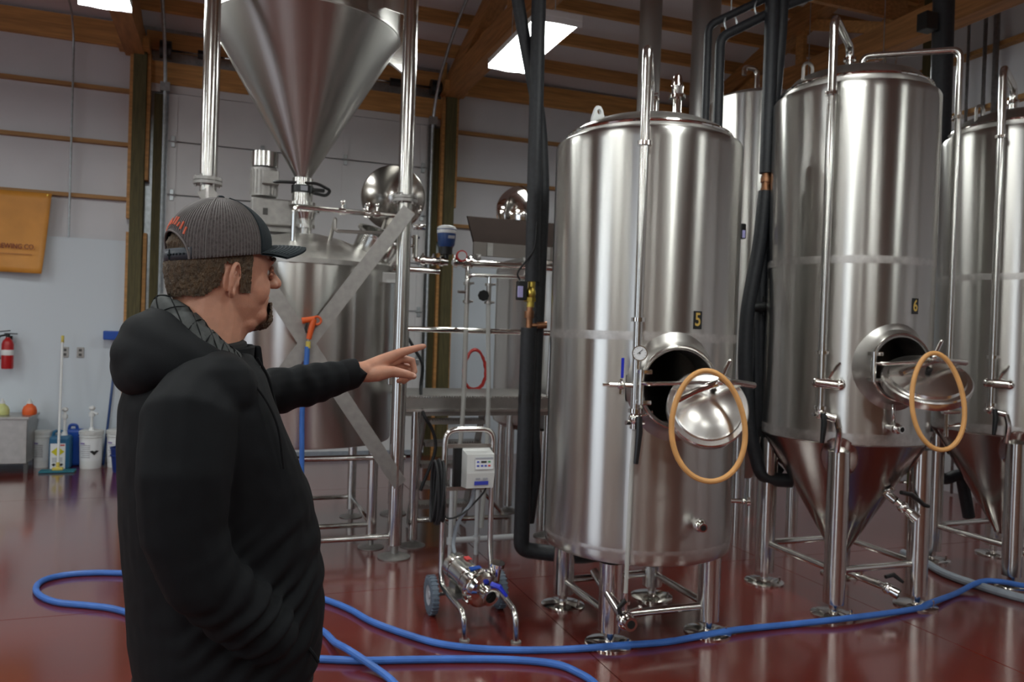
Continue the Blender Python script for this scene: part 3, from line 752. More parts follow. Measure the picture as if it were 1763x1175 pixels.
# ------------------------------------------------------------------ brewhouse: hopper, mash tun, kettle, platform
hop = thing('grist_hopper', 'cone-bottomed steel hopper on four tall cross-braced legs, behind the man', 'hopper', (-2.17, -3.69, 0))
b = MB(); b.lathe([(.055, 2.70), (.06, 2.72), (.678, 3.775), (.684, 3.79)], 80); b.build('cone', 'steel_hopper', hop)
b = MB(); b.lathe([(.680, 3.785), (.690, 3.79), (.690, 3.81), (.684, 3.815)] + [(.684, z) for z in rows(3.82, 4.4, 4)] + [(.64, 4.45), (0, 4.48)], 80); b.build('drum', 'steel_brushed', hop)
q = .645
legs_xy = ((-q, -q), (q, -q), (.90, .65), (-.66, .65))
for sx, sy in legs_xy:
    b = MB(); b.cyl((sx, sy, .09), (sx, sy, 3.98), .05, seg=22); l = b.build('leg', 'steel_pipe', hop)
    b = MB(); b.lathe([(0, 0), (.115, 0), (.115, .008), (.09, .016), (.03, .03), (0, .03)], 28, Matrix.Translation((sx, sy, .001))); b.cyl((sx, sy, .02), (sx, sy, .1), .026, seg=12)
    b.build('foot', 'steel_dull', l)
    b = MB(); b.cyl((sx, sy, 2.495), (sx, sy, 2.515), .088, seg=28); b.cyl((sx, sy, 2.519), (sx, sy, 2.539), .088, seg=28)
    for k in range(6): b.cyl((sx + .073 * math.cos(k * PI / 3), sy + .073 * math.sin(k * PI / 3), 2.48), (sx + .073 * math.cos(k * PI / 3), sy + .073 * math.sin(k * PI / 3), 2.553), .008, seg=6)
    b.build('flange', 'steel_dull', l)
    m = math.hypot(sx, sy); ux, uy = sx / m, sy / m
    b = MB(); Mg = Matrix.Rotation(math.atan2(sy, sx), 4, 'Z')
    b.prism([(.66, 3.90), (m - .02, 3.80), (m + .052, 3.80), (m + .052, 4.3), (.66, 4.3)], 'y', -.012, .012, Mg); b.build('gusset_plate', 'steel_door', l)
def flat_bar(p0, p1, w, th, nrm):
    p0, p1 = V3(p0), V3(p1); d = p1 - p0
    M = align((p0 + p1) / 2, d, nrm)     # local x = nrm x d, y ~ nrm
    b = MB(); b.box((0, 0, 0), (w, th, d.length), M=M); return b
fy = -q - .045
flat_bar((-q - .02, fy, 2.46), (q + .02, fy, .52), .10, .008, (0, 1, 0)).build('cross_brace', 'steel_dull', hop)
flat_bar((q + .02, fy - .010, 2.44), (-q - .02, fy - .010, .54), .10, .008, (0, 1, 0)).build('cross_brace', 'steel_dull', hop)
for sx in (-1, 1):
    flat_bar((sx * (q + .045), -q, 2.46), (sx * (q + .045), q, .55), .06, .008, (1, 0, 0)).build('cross_brace', 'steel_dull', hop) if sx < 0 else None
for a, c in ((0, 1), (1, 2), (3, 0)):
    b = MB(); b.cyl((*legs_xy[a], .15), (*legs_xy[c], .15), .021, seg=12); b.build('tie_bar', 'steel_pipe', hop)
b = MB(); b.cyl((0, 0, 2.655), (0, 0, 2.71), .075, seg=24); b.cyl((0, 0, 2.53), (0, 0, 2.60), .075, seg=24); b.cyl((0, 0, 2.505), (0, 0, 2.53), .10, seg=24); b.build('spout', 'steel_pipe', hop)
b = MB(); b.cyl((0, 0, 2.60), (0, 0, 2.655), .082, seg=24); b.box((.09, -.02, 2.63), (.14, .05, .025), None, .006); b.tube(bend([(-.33, .1, 2.66), (-.2, 0, 2.67), (.10, -.09, 2.67), (.20, -.07, 2.63), (.17, -.04, 2.59), (.08, -.06, 2.60)], .04), .012, 8)
sv = b.build('slide_gate', 'black_plastic', hop)
b = MB(); b.box((0.005, -.083, 2.628), (.05, .004, .036)); b.build('gate_label', 'print_grey', sv)

tun = thing('mash_tun', 'wide steel vessel under the hopper with an open conical hatch lid and grey gearmotor', 'tank', (-2.13, -3.56, 0))
Rm = .69
b = MB(); b.lathe([(0, .75), (.60, .75), (Rm - .01, .755), (Rm, .77), (Rm, 2.05)] , 88); b.build('shell', 'steel_brushed', tun)
b = MB(); b.lathe([(Rm + .012, 2.04), (Rm + .012, 2.075), (Rm - .03, 2.105), (.5, 2.19), (.3, 2.27), (.12, 2.31), (0, 2.32)], 72); b.build('head', 'steel_satin', tun)
for sx, sy in ((-.49, -.49), (.49, -.49), (.49, .49), (-.49, .49)):
    b = MB(); b.cyl((sx, sy, .07), (sx, sy, .76), .037, seg=18); l = b.build('leg', 'steel_pipe', tun)
    b = MB(); b.lathe([(0, 0), (.095, 0), (.095, .006), (.03, .02), (0, .02)], 24, Matrix.Translation((sx, sy, .001))); b.cyl((sx, sy, .01), (sx, sy, .08), .02, seg=10); b.build('foot', 'steel_dull', l)
for z, pr in ((.17, (((-.49, -.49), (.49, -.49)), ((.49, -.49), (.49, .49)), ((.49, .49), (-.49, .49)))), ):
    for a, c in pr:
        b = MB(); b.cyl((*a, z), (*c, z), .018, seg=10); b.build('tie_bar', 'steel_pipe', tun)
b = MB(); b.cyl((-.50, -.515, .665), (.72, -.515, .665), .021, seg=12); b.build('drain_pipe', 'steel_pipe', tun)
# centre gear box and motor
b = MB(); b.box((-.17, .05, 2.45), (.46, .28, .20), None, .012); b.box((-.2, .05, 2.34), (.3, .2, .06)); gb = b.build('gearbox', 'steel_dull', tun)
b = MB(); b.box((-.30, .05 - .142, 2.45), (.035, .006, .05)); b.build('oil_window', 'steel_dark', gb)
b = MB(); b.cyl((-.31, .0, 2.57), (-.31, .0, 2.78), .092, seg=26)
for k in range(20):
    t_ = 2 * PI * k / 20; b.box((-.31 + .095 * math.cos(t_), .095 * math.sin(t_), 2.67), (.012, .004, .18), None)
b.box((-.27, -.10, 2.70), (.12, .06, .10), None, .006)
mo = b.build('motor', 'steel_dull', gb)
b = MB(); b.cyl((-.31, 0, 2.79), (-.31, 0, 2.90), .098, seg=26); b.build('fan_cowl', 'steel_pipe', tun)
# grist inlet below the hopper, with its clamp wheel and spray pipes
b = MB(); b.cyl((-.01, -.13, 2.26), (-.01, -.13, 2.39), .045, seg=18); b.cyl((-.01, -.13, 2.34), (-.01, -.13, 2.365), .068, seg=20); b.cyl((-.01, -.13, 2.41), (-.01, -.13, 2.46), .062, .078, 20)
b.cyl((-.01, -.13, 2.39), (-.01, -.13, 2.50), .05, seg=18); b.cyl((-.01, -.13, 2.455), (-.01, -.13, 2.475), .10, seg=24)
b.build('grist_inlet', 'steel_pipe', tun)
b = MB(); b.tube(bend([(-.12, -.42, 2.18), (-.12, -.44, 2.452), (.25, -.44, 2.445), (.66, -.44, 2.445), (.66, -.44, 2.2)], .05), .018, 10); pi_ = b.build('spray_pipe', 'steel_pipe', tun)
for x in (.22, .40, .47):
    b = MB(); b.cyl((x, -.44, 2.42), (x, -.44, 2.50), .011, seg=8); b.ball((x, -.44, 2.51), .019, 10); b.cyl((x - .025, -.44, 2.445), (x + .02, -.44, 2.445), .026, seg=12); b.build('pipe_clamp', 'steel_polish', pi_)
b = MB(); b.tube(bend([(.14, -.30, 2.18), (.17, -.44, 2.40), (.17, -.44, 2.30), (.52, -.44, 2.31)], .03), .014, 8); b.build('lid_lever', 'steel_satin', tun)
# hatch neck and its open conical lid
Mn = align((.50, -.16, 2.13), (.30, -.35, .9))
b = MB(); b.lathe([(.185, 0), (.185, .19), (.205, .20), (.205, .215), (.175, .215), (.175, .02)], 40, Mn); b.build('hatch_neck', 'steel_pipe', tun)
Ml = align((.72, .26, 2.695), (-.38, -.92, -.10))
b = MB(); b.lathe([(.262, -.03), (.268, -.02), (.268, 0), (.255, .012), (.06, .10), (0, .105)], 56, Ml); ld = b.build('hatch_lid', 'steel_cone', tun)
b = MB()
b.tube([(.56, .02, 2.30), (.62, .16, 2.42), (.66, .24, 2.50)], .012, 8); b.tube([(.70, .0, 2.28), (.78, .16, 2.42), (.82, .24, 2.50)], .012, 8); b.build('lid_hinge', 'steel_satin', ld)
for a in (205, 335):
    b = MB(); p = Ml @ V3((.25 * math.cos(R(a)), .25 * math.sin(R(a)), .02)); b.ball(p, .022, 10); b.cyl(p, p + V3((0, -.03, .04)), .01, seg=8); b.build('lid_latch', 'steel_polish', ld)
Mb2 = align((.60, -.30, 2.06), (.55, -.5, .75))
b = MB(); b.cyl((0, 0, 0), (0, 0, .15), .055, seg=18, M=Mb2); b.tube([(.66, -.33, 2.17), (.70, -.36, 2.26), (.74, -.36, 2.34)], .008, 8); b.build('side_port', 'steel_satin', tun)
b = MB(); b.box((.60, -.42, 1.985), (.16, .06, .075), None, .004); b.build('name_plate', 'white_plastic', tun)
b = MB(); b.box((.655, -.40, 1.235), (.12, .05, .09), None, .004); b.build('support_lug', 'steel_door', tun)

ket = thing('brew_kettle', 'broad steel kettle behind the black pipes, its domed lid propped open', 'tank', (.50, -2.90, 0))
b = MB(); b.lathe([(0, .72), (.72, .73), (.79, .78), (.80, .82), (.80, 2.18)], 80); b.build('shell', 'steel_brushed', ket)
b = MB(); b.lathe([(.805, 2.17), (.80, 2.21), (.6, 2.32), (.3, 2.42), (0, 2.45)], 64); b.build('head', 'steel_satin', ket)
for sx, sy in ((-.55, -.55), (.55, -.55), (.55, .55), (-.55, .55)):
    b = MB(); b.cyl((sx, sy, .0), (sx, sy, .76), .04, seg=16); b.build('leg', 'steel_pipe', ket)
b = MB(); b.cyl((.62, -.1, 2.25), (.62, -.1, 5.78), .108, seg=32); b.build('flue', 'steel_flue', ket)
Mk = align((-.52, .28, 2.80), (-.42, -.88, .06))
b = MB(); b.lathe([(.24, -.02), (.245, 0), (.235, .01), (.20, .035), (.12, .062), (0, .078)], 48, Mk); kl = b.build('lid', 'steel_polish', ket)
b = MB(); b.tube([(-.40, .30, 2.32), (-.46, .40, 2.55), (-.50, .34, 2.72)], .014, 8); b.build('lid_arm', 'steel_pipe', kl)
w = thing('whirlpool_vessel', 'steel vessel with a thick flue, mostly hidden behind the nearest tanks', 'tank', (2.02, -2.9, 0))
b = MB(); b.lathe([(0, .6), (.55, .62), (.60, .68), (.60, 2.2)], 64); b.build('shell', 'steel_brushed', w)
b = MB(); b.lathe([(.603, 2.19), (.58, 2.23), (.3, 2.36), (0, 2.4)], 48); b.build('head', 'steel_satin', w)
for sx, sy in ((-.4, -.4), (.4, -.4), (.4, .4), (-.4, .4)):
    b = MB(); b.cyl((sx, sy, .0), (sx, sy, .66), .04, seg=16); b.build('leg', 'steel_pipe', w)
b = MB(); b.cyl((-.27, -.1, 2.28), (-.27, -.1, 5.78), .14, seg=36); b.build('flue', 'steel_flue', w)

bt = thing('hot_liquor_tank', 'tall steel tank with a gooseneck vent, between tank 5 and the conical tank', 'tank', (1.66, -4.0, 0))
b = MB(); b.lathe([(.05, .4), (.41, 1.15)] + [(.42, z) for z in rows(1.18, 3.68, 6)] + [(.40, 3.70), (.3, 3.74), (0, 3.78)], 72); b.build('shell', 'steel_brushed', bt)
for sx, sy in ((-.28, -.28), (.28, -.28), (.28, .28), (-.28, .28)):
    b = MB(); b.cyl((sx, sy, .0), (sx, sy, 1.1), .05, seg=16); b.build('leg', 'steel_pipe', bt)
b = MB(); b.tube(bend([(-.19, -.22, 3.70), (-.19, -.22, 3.90), (-.32, -.22, 3.90), (-.32, -.22, 3.83)], .06, 8), .021, 12); b.build('vent_pipe', 'steel_pipe', bt)

# platform, stair and hand rail
pf = thing('brew_platform', 'steel grating platform with stair treads and hand rail between hopper and tank 5', 'platform', (-1.333, -4.074, 0))
def pbox(nm, c, d, m='steel_satin', par=None):
    b = MB(); b.box((c[0] + 1.333, c[1] + 4.074, c[2]), d); return b.build(nm, m, par or pf)
pbox('fascia', (-.80, -4.10, 1.06), (1.25, .02, .085)); pbox('lower_fascia', (-.80, -4.06, .99), (1.25, .02, .05))
pbox('fascia_lip', (-.80, -4.115, 1.012), (1.25, .035, .018), 'steel_door')
pbox('deck', (-.80, -3.62, 1.10), (1.25, .93, .012), 'steel_dull')
b = MB()   # serrated edge of the grating
for i in range(62):
    b.box((-.082 + i * .02, -.03, 1.112), (.009, .03, .014))
tag(b.build('grating_teeth', 'steel_door', pf), kind='stuff')
for x, y in ((-1.333, -4.074), (-.25, -4.03), (-.25, -3.15)):
    b = MB(); b.cyl((x + 1.333, y + 4.074, .05), (x + 1.333, y + 4.074, 1.05), .036, seg=18); l = b.build('leg', 'steel_pipe', pf)
    b = MB(); b.lathe([(0, 0), (.095, 0), (.095, .006), (.03, .03), (0, .03)], 24, Matrix.Translation((x + 1.333, y + 4.074, .001))); b.cyl((x + 1.333, y + 4.074, 0.01), (x + 1.333, y + 4.074, .06), .018, seg=8); b.build('foot', 'steel_dull', l)
b = MB(); b.cyl((0, 0, .19), (.75, 0, .18), .019, seg=10); b.build('tie_bar', 'steel_pipe', pf)
b = MB(); b.tube([(.32, .03, .62), (.75, .02, .16)], .014, 8); b.build('tie_bar', 'steel_pipe', pf)
b = MB(); b.cyl((-.12, -.03, 1.61), (1.08, -.03, 1.615), .021, seg=14); b.build('hand_rail', 'steel_polish', pf)
for x in (-.10, 1.05):
    b = MB(); b.cyl((x, -.0, 1.08), (x, -.03, 1.61), .018, seg=12); b.build('rail_post', 'steel_pipe', pf)
for k, z in enumerate((.915, .735, .555, .375, .2)):
    b = MB(); b.box((.32, .10 + k * .09, z), (.44, .20, .028))
    for i in range(22): b.box((.11 + i * .02, .0 + k * .09, z + .018), (.009, .02, .012))
    tr = b.build('stair_tread', 'steel_satin', pf)
for x in (.09, .55):
    b = MB(); b.prism([(.02, 1.05), (.14, 1.05), (.62, .02), (.48, .02)], 'x', x - .006, x + .006); b.build('stringer', 'steel_dull', pf)
# splash hood over the platform, dark ceiling reflection painted into its face
hd = thing('splash_hood', 'sheet-metal hood with a sloped face, brown from painted ceiling reflection, above the brewhouse pipes', 'hood', (-.2, -3.35, 0))
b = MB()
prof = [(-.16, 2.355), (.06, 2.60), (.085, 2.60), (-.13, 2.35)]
b.prism(prof, 'x', -.56, .62); b.build('hood_shell', 'steel_ceiling_refl', hd)
b = MB(); b.box((.03, -.145, 2.30), (1.18, .03, .115)); b.build('hood_base', 'steel_taupe', hd)
for x in (-.42, .1):
    b = MB(); b.box((x, -.166, 2.30), (.05, .012, .11)); b.build('rib', 'steel_dull', hd)
for x in (-.5, .5):
    b = MB(); b.cyl((x, .2, 1.1), (x, .2, 2.26), .02, seg=10); b.build('stand_post', 'steel_pipe', hd)
# process pipe with flow meter
pr = thing('process_pipe', 'bright horizontal steel pipe with clamps below the dark hood', 'pipe', (-1.3, -4.1, 2.12))
b = MB(); b.tube([(-.05, 0, 0), (.16, 0, 0)], .028, 14); b.tube([(.20, 0, .0), (1.0, 0, .005)], .027, 14); b.tube(bend([(-.02, 0, 0), (-.09, 0, .0), (-.09, 0, .18)], .05), .02, 10); b.build('pipe_run', 'steel_polish', pr)
for x in (-.03, .05, .11, .22, .29, .34):
    b = MB(); clamp_fit(b, (x, 0, 0), (1, 0, 0), .025); b.build('pipe_clamp', 'steel_polish', pr)
b = MB(); b.cyl((-.25, .0, -.07), (.1, .0, -.075), .022, seg=12); b.build('lower_pipe', 'steel_polish', pr)
b = MB(); b.cyl((-.25, .0, .105), (-.09, .0, .10), .012, seg=10); b.cyl((-.11, 0, .24), (-.02, 0, .245), .022, seg=10); b.cyl((-.15, 0, .17), (-.06, 0, .165), .01, seg=8); b.build('branch', 'steel_pipe', pr)
b = MB(); b.cyl((.26, -.01, .05), (.26, -.035, .05), .042, seg=22); g_ = b.build('pressure_gauge', 'print_red', pr)
b = MB(); b.cyl((.26, -.035, .05), (.26, -.04, .05), .033, seg=22); b.build('dial', 'mirror_dial', g_)
for x in (.4, .78):
    b = MB(); b.box((x, .35, .06), (.04, .7, .03)); b.cyl((x, 0, .03), (x, .0, .065), .02, seg=8); b.build('pipe_bracket', 'steel_dull', pr)
fm = thing('flow_meter', 'blue and white electronic flow meter head on the horizontal pipe beside the post', 'meter', (-1.155, -4.1, 2.145))
b = MB(); b.cyl((0, 0, 0), (0, 0, .035), .022, seg=14); b.cyl((0, 0, .03), (0, 0, .085), .045, .05, 18); b.build('neck', 'black_plastic', fm)
b = MB(); b.lathe([(0, .085), (.052, .085), (.062, .10), (.068, .16), (.069, .185)], 28); b.build('housing', 'blue_deep', fm)
b = MB(); b.lathe([(.07, .185), (.072, .19), (.072, .222), (.066, .235), (.04, .245), (0, .247)], 28); cp = b.build('cover', 'white_plastic', fm)
b = MB(); b.lathe([(.0728, .210), (.0738, .213), (.0728, .216)], 28); b.build('cover_groove', 'blue_deep', cp)
b = MB(); b.box((.02, -.0665, .155), (.05, .008, .022)); b.build('meter_label', 'print_grey', fm)
# manifold with two valves and the two cloudy hoses hung from it
mf = thing('valve_manifold', 'steel pipe manifold with two small valves feeding the cloudy hoses', 'manifold', (-.99, -4.13, 1.9))
b = MB(); b.tube(bend([(0, 0, -.02), (0, 0, .13), (.47, 0, .138)], .05), .016, 10); b.cyl((.17, 0, -.02), (.17, 0, .13), .015, seg=10); b.build('pipe_run', 'steel_pipe', mf)
for x in (0, .17):
    b = MB(); b.cyl((x, 0, -.075), (x, 0, .07), .019, seg=12); b.cyl((x, 0, .055), (x, 0, .075), .030, seg=14); b.cyl((x, 0, -.08), (x, 0, -.06), .030, seg=14); b.cyl((x, 0, .0), (x - .075, -.02, .0), .011, seg=8); b.cyl((x, 0, .065), (x + .05, -.01, .07), .008, seg=8); b.cyl((x, 0, -.065), (x + .045, -.01, -.068), .008, seg=8); b.build('valve', 'steel_satin', mf)
b = MB(); b.cyl((.12, -.02, -.02), (.12, -.04, -.02), .042, seg=8); b.build('hand_knob', 'black_plastic', mf)
def hose(label, pts, r, m, cat='hose', name='hose', group=None, seg=10, n=8):
    b = MB(); b.tube(spline(pts, n), r, seg); o = b.build(name, m); tag(o, label, cat, group); return o
hose('cloudy hose hanging from the left valve of the manifold', [(-.99, -4.13, 1.82), (-.995, -4.15, 1.6), (-1.01, -4.20, 1.2), (-1.03, -4.24, .9), (-1.05, -4.22, .55), (-1.06, -4.2, .17)], .017, 'cloudy_tube', name='cloudy_hose')
hose('cloudy hose hanging from the right valve of the manifold', [(-.82, -4.13, 1.82), (-.82, -4.15, 1.6), (-.82, -4.20, 1.2), (-.83, -4.24, .8), (-.84, -4.24, .45), (-.855, -4.24, .15)], .017, 'cloudy_tube', name='cloudy_hose')
dpv = thing('drain_pipe', 'white plastic drain pipe on the floor behind the pump cart', 'pipe', (-.9, -4.4, 0))
b = MB(); b.cyl((-.235, 0, .11), (.30, -.0, .11), .022, seg=12); b.build('floor_run', 'white_pvc', dpv)
for x in (-.235, -.04):
    b = MB(); b.cyl((x, 0, .0), (x, 0, .62), .017, seg=12); b.cyl((x, 0, .085), (x, 0, .135), .028, seg=12); b.build('riser', 'white_pvc', dpv)
# coiled red cable hung on the hood stand
b = MB(); pts = []
for k in range(5 * 28):
    t_ = 2 * PI * k / 28; q_ = k / 140
    pts.append((-.62 + (.10 + .008 * math.sin(3 * t_ + k)) * math.cos(t_) * (1 - .12 * math.sin(t_)), -3.19 - .03 * q_, 1.27 + (.175 + .012 * math.sin(k * .21)) * math.sin(t_)))
b.tube(pts, .009, 7); tag(b.build('coiled_cable', 'red_cable'), 'red cable coiled up and hung between the two cloudy hoses', 'cable')
# black hose lying against the brewhouse, seen past the pointing hand
hose('dark hose drooping beside the hopper leg behind the pointing hand', [(-1.36, -3.7, 1.58), (-1.28, -3.72, 1.45), (-1.22, -3.74, 1.33), (-1.23, -3.75, 1.15), (-1.3, -4.13, 1.0), (-1.22, -4.13, .86), (-1.2, -4.13, .70), (-1.3, -4.13, .42)], .013, 'black_rubber', name='black_hose')
# hanging wash-down hose with its spray gun
hose('blue wash-down hose hanging from the orange spray gun and crossing the floor', [(-2.17, -4.43, 1.47), (-2.175, -4.43, 1.3), (-2.19, -4.43, 1.05), (-2.185, -4.43, .8), (-2.18, -4.43, .55), (-2.17, -4.45, .2), (-2.145, -4.55, .035), (-2.16, -4.72, .018), (-2.23, -4.87, .050), (-2.32, -5.02, .052), (-2.36, -5.18, .018), (-2.30, -5.38, .018), (-2.165, -5.62, .018), (-2.125, -5.82, .03), (-2.085, -5.99, .055), (-1.995, -6.14, .03), (-1.925, -6.33, .018), (-1.91, -6.6, .018), (-1.96, -7.2, .018), (-2.1, -7.8, .018)], .0172, 'blue_hose', name='blue_hose')
sg = thing('spray_gun', 'orange spray gun hooked on the cross brace of the hopper', 'spray gun', (-2.165, -4.43, 1.47))
b = MB(); b.cyl((0, 0, -.01), (.0, 0, .035), .016, seg=12); b.build('brass_collar', 'yellow', sg)
b = MB(); b.tube([(0, 0, .03), (.005, 0, .055)], .008, 8); b.build('stem', 'steel_dull', sg)
b = MB(); b.tube([(.003, 0, .05), (.012, -.002, .10), (.026, -.004, .16), (.032, -.004, .185)], [.017, .020, .021, .019], 12)
b.tube([(.035, -.004, .185), (-.005, -.004, .178), (-.045, -.004, .17)], [.02, .018, .021], 12)
b.tube([V3((.052, -.004, .175)) + V3((.026 * math.cos(2 * PI * k / 16), 0, .026 * math.sin(2 * PI * k / 16))) for k in range(16)], .008, 8, True)
b.build('gun_body', 'orange', sg)
b = MB(); b.tube([(-.012, -.004, .165), (-.022, -.006, .12), (-.012, -.004, .09)], .007, 8); b.build('trigger', 'black_plastic', sg)
# ------------------------------------------------------------------ insulated glycol pipes
def foam(b, pts, r, rad=.10):
    b.tube(bend(pts, rad, 7), r, 14)
gA = thing('glycol_pipe', 'black foam pipe falling from the roof beside tank 5, with a brass actuator valve', 'pipe', (-.90, -5.20, 0))
b = MB(); foam(b, [(-.005, .0, 5.9), (-.005, .0, 3.6), (.012, 0, 1.93)], .046); b.build('upper_foam', 'black_foam', gA)
b = MB(); b.ball((0, -.01, 1.855), (.034, .034, .045), 16); b.cyl((.005, 0, 1.77), (.01, 0, 1.94), .024, seg=14); b.cyl((0, 0, 1.805), (0, 0, 1.83), .040, seg=8); b.build('brass_valve', 'brass', gA)
b = MB(); b.box((-.065, -.02, 1.87), (.055, .06, .12), None, .006); ac = b.build('actuator', 'black_plastic', gA)
b = MB(); b.box((-.085, -.055, 1.86), (.034, .012, .07), None, .003); b.build('actuator_label', 'lcd', ac)
b = MB(); b.tube(spline([(-.07, -.01, 1.93), (-.09, -.01, 1.98), (-.04, -.03, 2.06), (-.0, -.05, 2.14), (.01, -.05, 2.3)], 6), .006, 6); b.build('cable', 'black_rubber', ac)
b = MB(); b.cyl((0, 0, 1.62), (.003, 0, 1.78), .021, seg=14); b.cyl((0, 0, 1.70), (0, 0, 1.745), .031, seg=14); b.cyl((0, 0, 1.655), (.085, -.02, 1.66), .013, seg=10); b.cyl((.05, -.012, 1.658), (.11, -.024, 1.662), .022, seg=12); b.build('copper_joint', 'copper', gA)
b = MB(); foam(b, [(0, 0, 1.64), (-.005, -.005, .25), (.12, -.04, .235), (.30, -.18, .235), (.44, -.42, .33)], .050, .09); b.build('lower_foam', 'black_foam', gA)
for z in (1.2, .72):
    b = MB(); b.cyl((-.002, 0, z - .025), (-.002, 0, z + .025), .052, seg=14); b.build('foam_tape', 'black_plastic', gA)
gB = thing('glycol_pipe', 'black foam pipe slanting across the other one beside tank 5', 'pipe', (-.85, -5.17, 0))
b = MB(); foam(b, [(-.28, .10, 5.6), (-.20, .07, 3.9), (-.13, .06, 3.55), (.02, .06, 2.95), (.055, .06, 2.5), (.03, .03, 1.5), (.015, .0, .95), (.05, .02, .75), (.02, .05, .4)], .041, .14); b.build('foam_sleeve', 'black_foam', gB)
gC = thing('glycol_pipe', 'black foam pipe with a copper union between tank 5 and the conical tank', 'pipe', (.66, -5.44, 0))
b = MB(); foam(b, [(0, 0, 5.9), (0, 0, 2.72)], .046); b.build('upper_foam', 'black_foam', gC)
b = MB(); b.cyl((0, 0, 2.58), (0, 0, 2.73), .027, seg=14); b.cyl((0, 0, 2.66), (0, 0, 2.69), .036, seg=14); b.cyl((0, 0, 2.60), (0, 0, 2.62), .034, seg=14); b.cyl((.0, -.02, 2.65), (.05, -.03, 2.65), .014, seg=8); b.build('copper_joint', 'copper', gC)
b = MB(); foam(b, [(-.002, 0, 2.60), (-.03, 0, 2.25), (-.10, .02, 1.80), (-.105, .02, 1.45), (-.06, .01, 1.02), (.03, -.03, .69), (.20, -.12, .69)], .046, .12); b.build('lower_foam', 'black_foam', gC)
b = MB(); b.cyl((-.09, .02, 1.83), (.06, -.03, 1.835), .034, seg=14); b.cyl((.01, -.01, 1.78), (.01, -.01, 1.90), .010, seg=8); b.build('valve_tee', 'black_plastic', gC)
b = MB(); b.box((-.14, .05, 2.33), (.04, .04, .10), None, .005); ac = b.build('actuator', 'black_plastic', gC)
b = MB(); b.box((-.142, .027, 2.31), (.02, .006, .05)); b.build('actuator_label', 'lcd', ac)
gD = thing('glycol_pipe', 'black foam pipe running down right against the left flank of the conical tank', 'pipe', (.74, -5.36, 0))
b = MB(); foam(b, [(.0, -.06, 5.9), (.0, -.08, 3.7), (-.02, -.04, 3.0), (-.03, -.03, 2.6), (-.045, -.03, 1.9), (-.02, -.03, 1.2), (.0, -.03, .9), (.16, -.12, .80)], .04, .2); b.build('foam_sleeve', 'black_foam', gD)
b = MB(); b.cyl((-.026, -.035, 2.66), (-.03, -.03, 2.72), .043, seg=14); b.build('foam_tape', 'black_plastic', gD)
b = MB(); foam(b, [(.0, .0, 2.0), (-.03, .03, 1.7), (-.06, .04, 1.3), (-.04, .02, .9), (.15, -.05, .72)], .03, .1); b.build('branch', 'black_foam', gD)
gH = thing('glycol_header', 'pair of black foam pipes sloping up to the roof beside the gooseneck vent', 'pipe', (.36, -5.3, 0))
b = MB(); foam(b, [(.01, .0, 2.2), (.0, .0, 3.62), (.42, -.14, 3.86), (.75, -.26, 4.0), (.75, -.26, 5.9)], .032, .06); b.build('foam_sleeve', 'black_foam', gH)
b = MB(); foam(b, [(-.075, .03, 2.2), (-.075, .03, 3.70), (.40, -.12, 3.96), (.70, -.2, 4.1), (.70, -.2, 5.9)], .026, .06); b.build('foam_sleeve', 'black_foam', gH)
for t_ in (.15, .6):
    p = V3((0, 0, 3.63)) * (1 - t_) + V3((.42, -.14, 3.87)) * t_
    b = MB(); b.tube([p + V3((0, 0, .05)) + V3((.05 * math.cos(2 * PI * k / 16), 0, .06 * math.sin(2 * PI * k / 16))) for k in range(16)], .006, 6, True); b.tube([p + V3((0, 0, .1)), p + V3((0, 0, 1.9))], .004, 6); b.build('hanger', 'galv', gH)
gG = thing('glycol_pipe', 'thick black foam pipe behind the conical tank, dropping to the tank at the right edge', 'pipe', (2.59, -5.06, 0))
b = MB(); foam(b, [(-.01, .0, 6.1), (-.01, .0, 4.4), (.0, -.0, 3.5), (.015, -.02, .85)], .08, .1); b.build('foam_sleeve', 'black_foam', gG)
b = MB(); foam(b, [(.015, -.03, .95), (-.05, -.06, .74), (.06, -.09, .55), (.20, -.14, .62), (.29, -.15, .27)], .045, .07); b.build('branch', 'black_foam', gG)
b = MB(); b.box((-.17, -.0, 4.15), (.12, .10, .14), None, .006); b.build('junction_box', 'black_plastic', gG)
# conduits on the right wall and the back wall
for y, r_ in ((-3.75, .03), (-3.62, .02), (-3.42, .016)):
    b = MB(); b.cyl((4.785, y, .02), (4.785, y, 5.3), r_, seg=10)
    tag(b.build('conduit', 'galv'), {-3.75: 'dark steel conduit up the right wall, nearest of the three', -3.62: 'middle thin conduit of the three on the right wall', -3.42: 'thin conduit on the right wall, farthest of the three'}[y], 'conduit', 'conduits on the right wall')
b = MB(); b.tube(bend([(-4.33, -.02, 2.5), (-4.33, -.03, 4.65), (-4.33, -.22, 4.92), (-4.33, -.6, 5.0)], .12), .011, 8); tag(b.build('conduit', 'galv'), 'thin grey conduit running up the insulated wall left of the post', 'conduit')

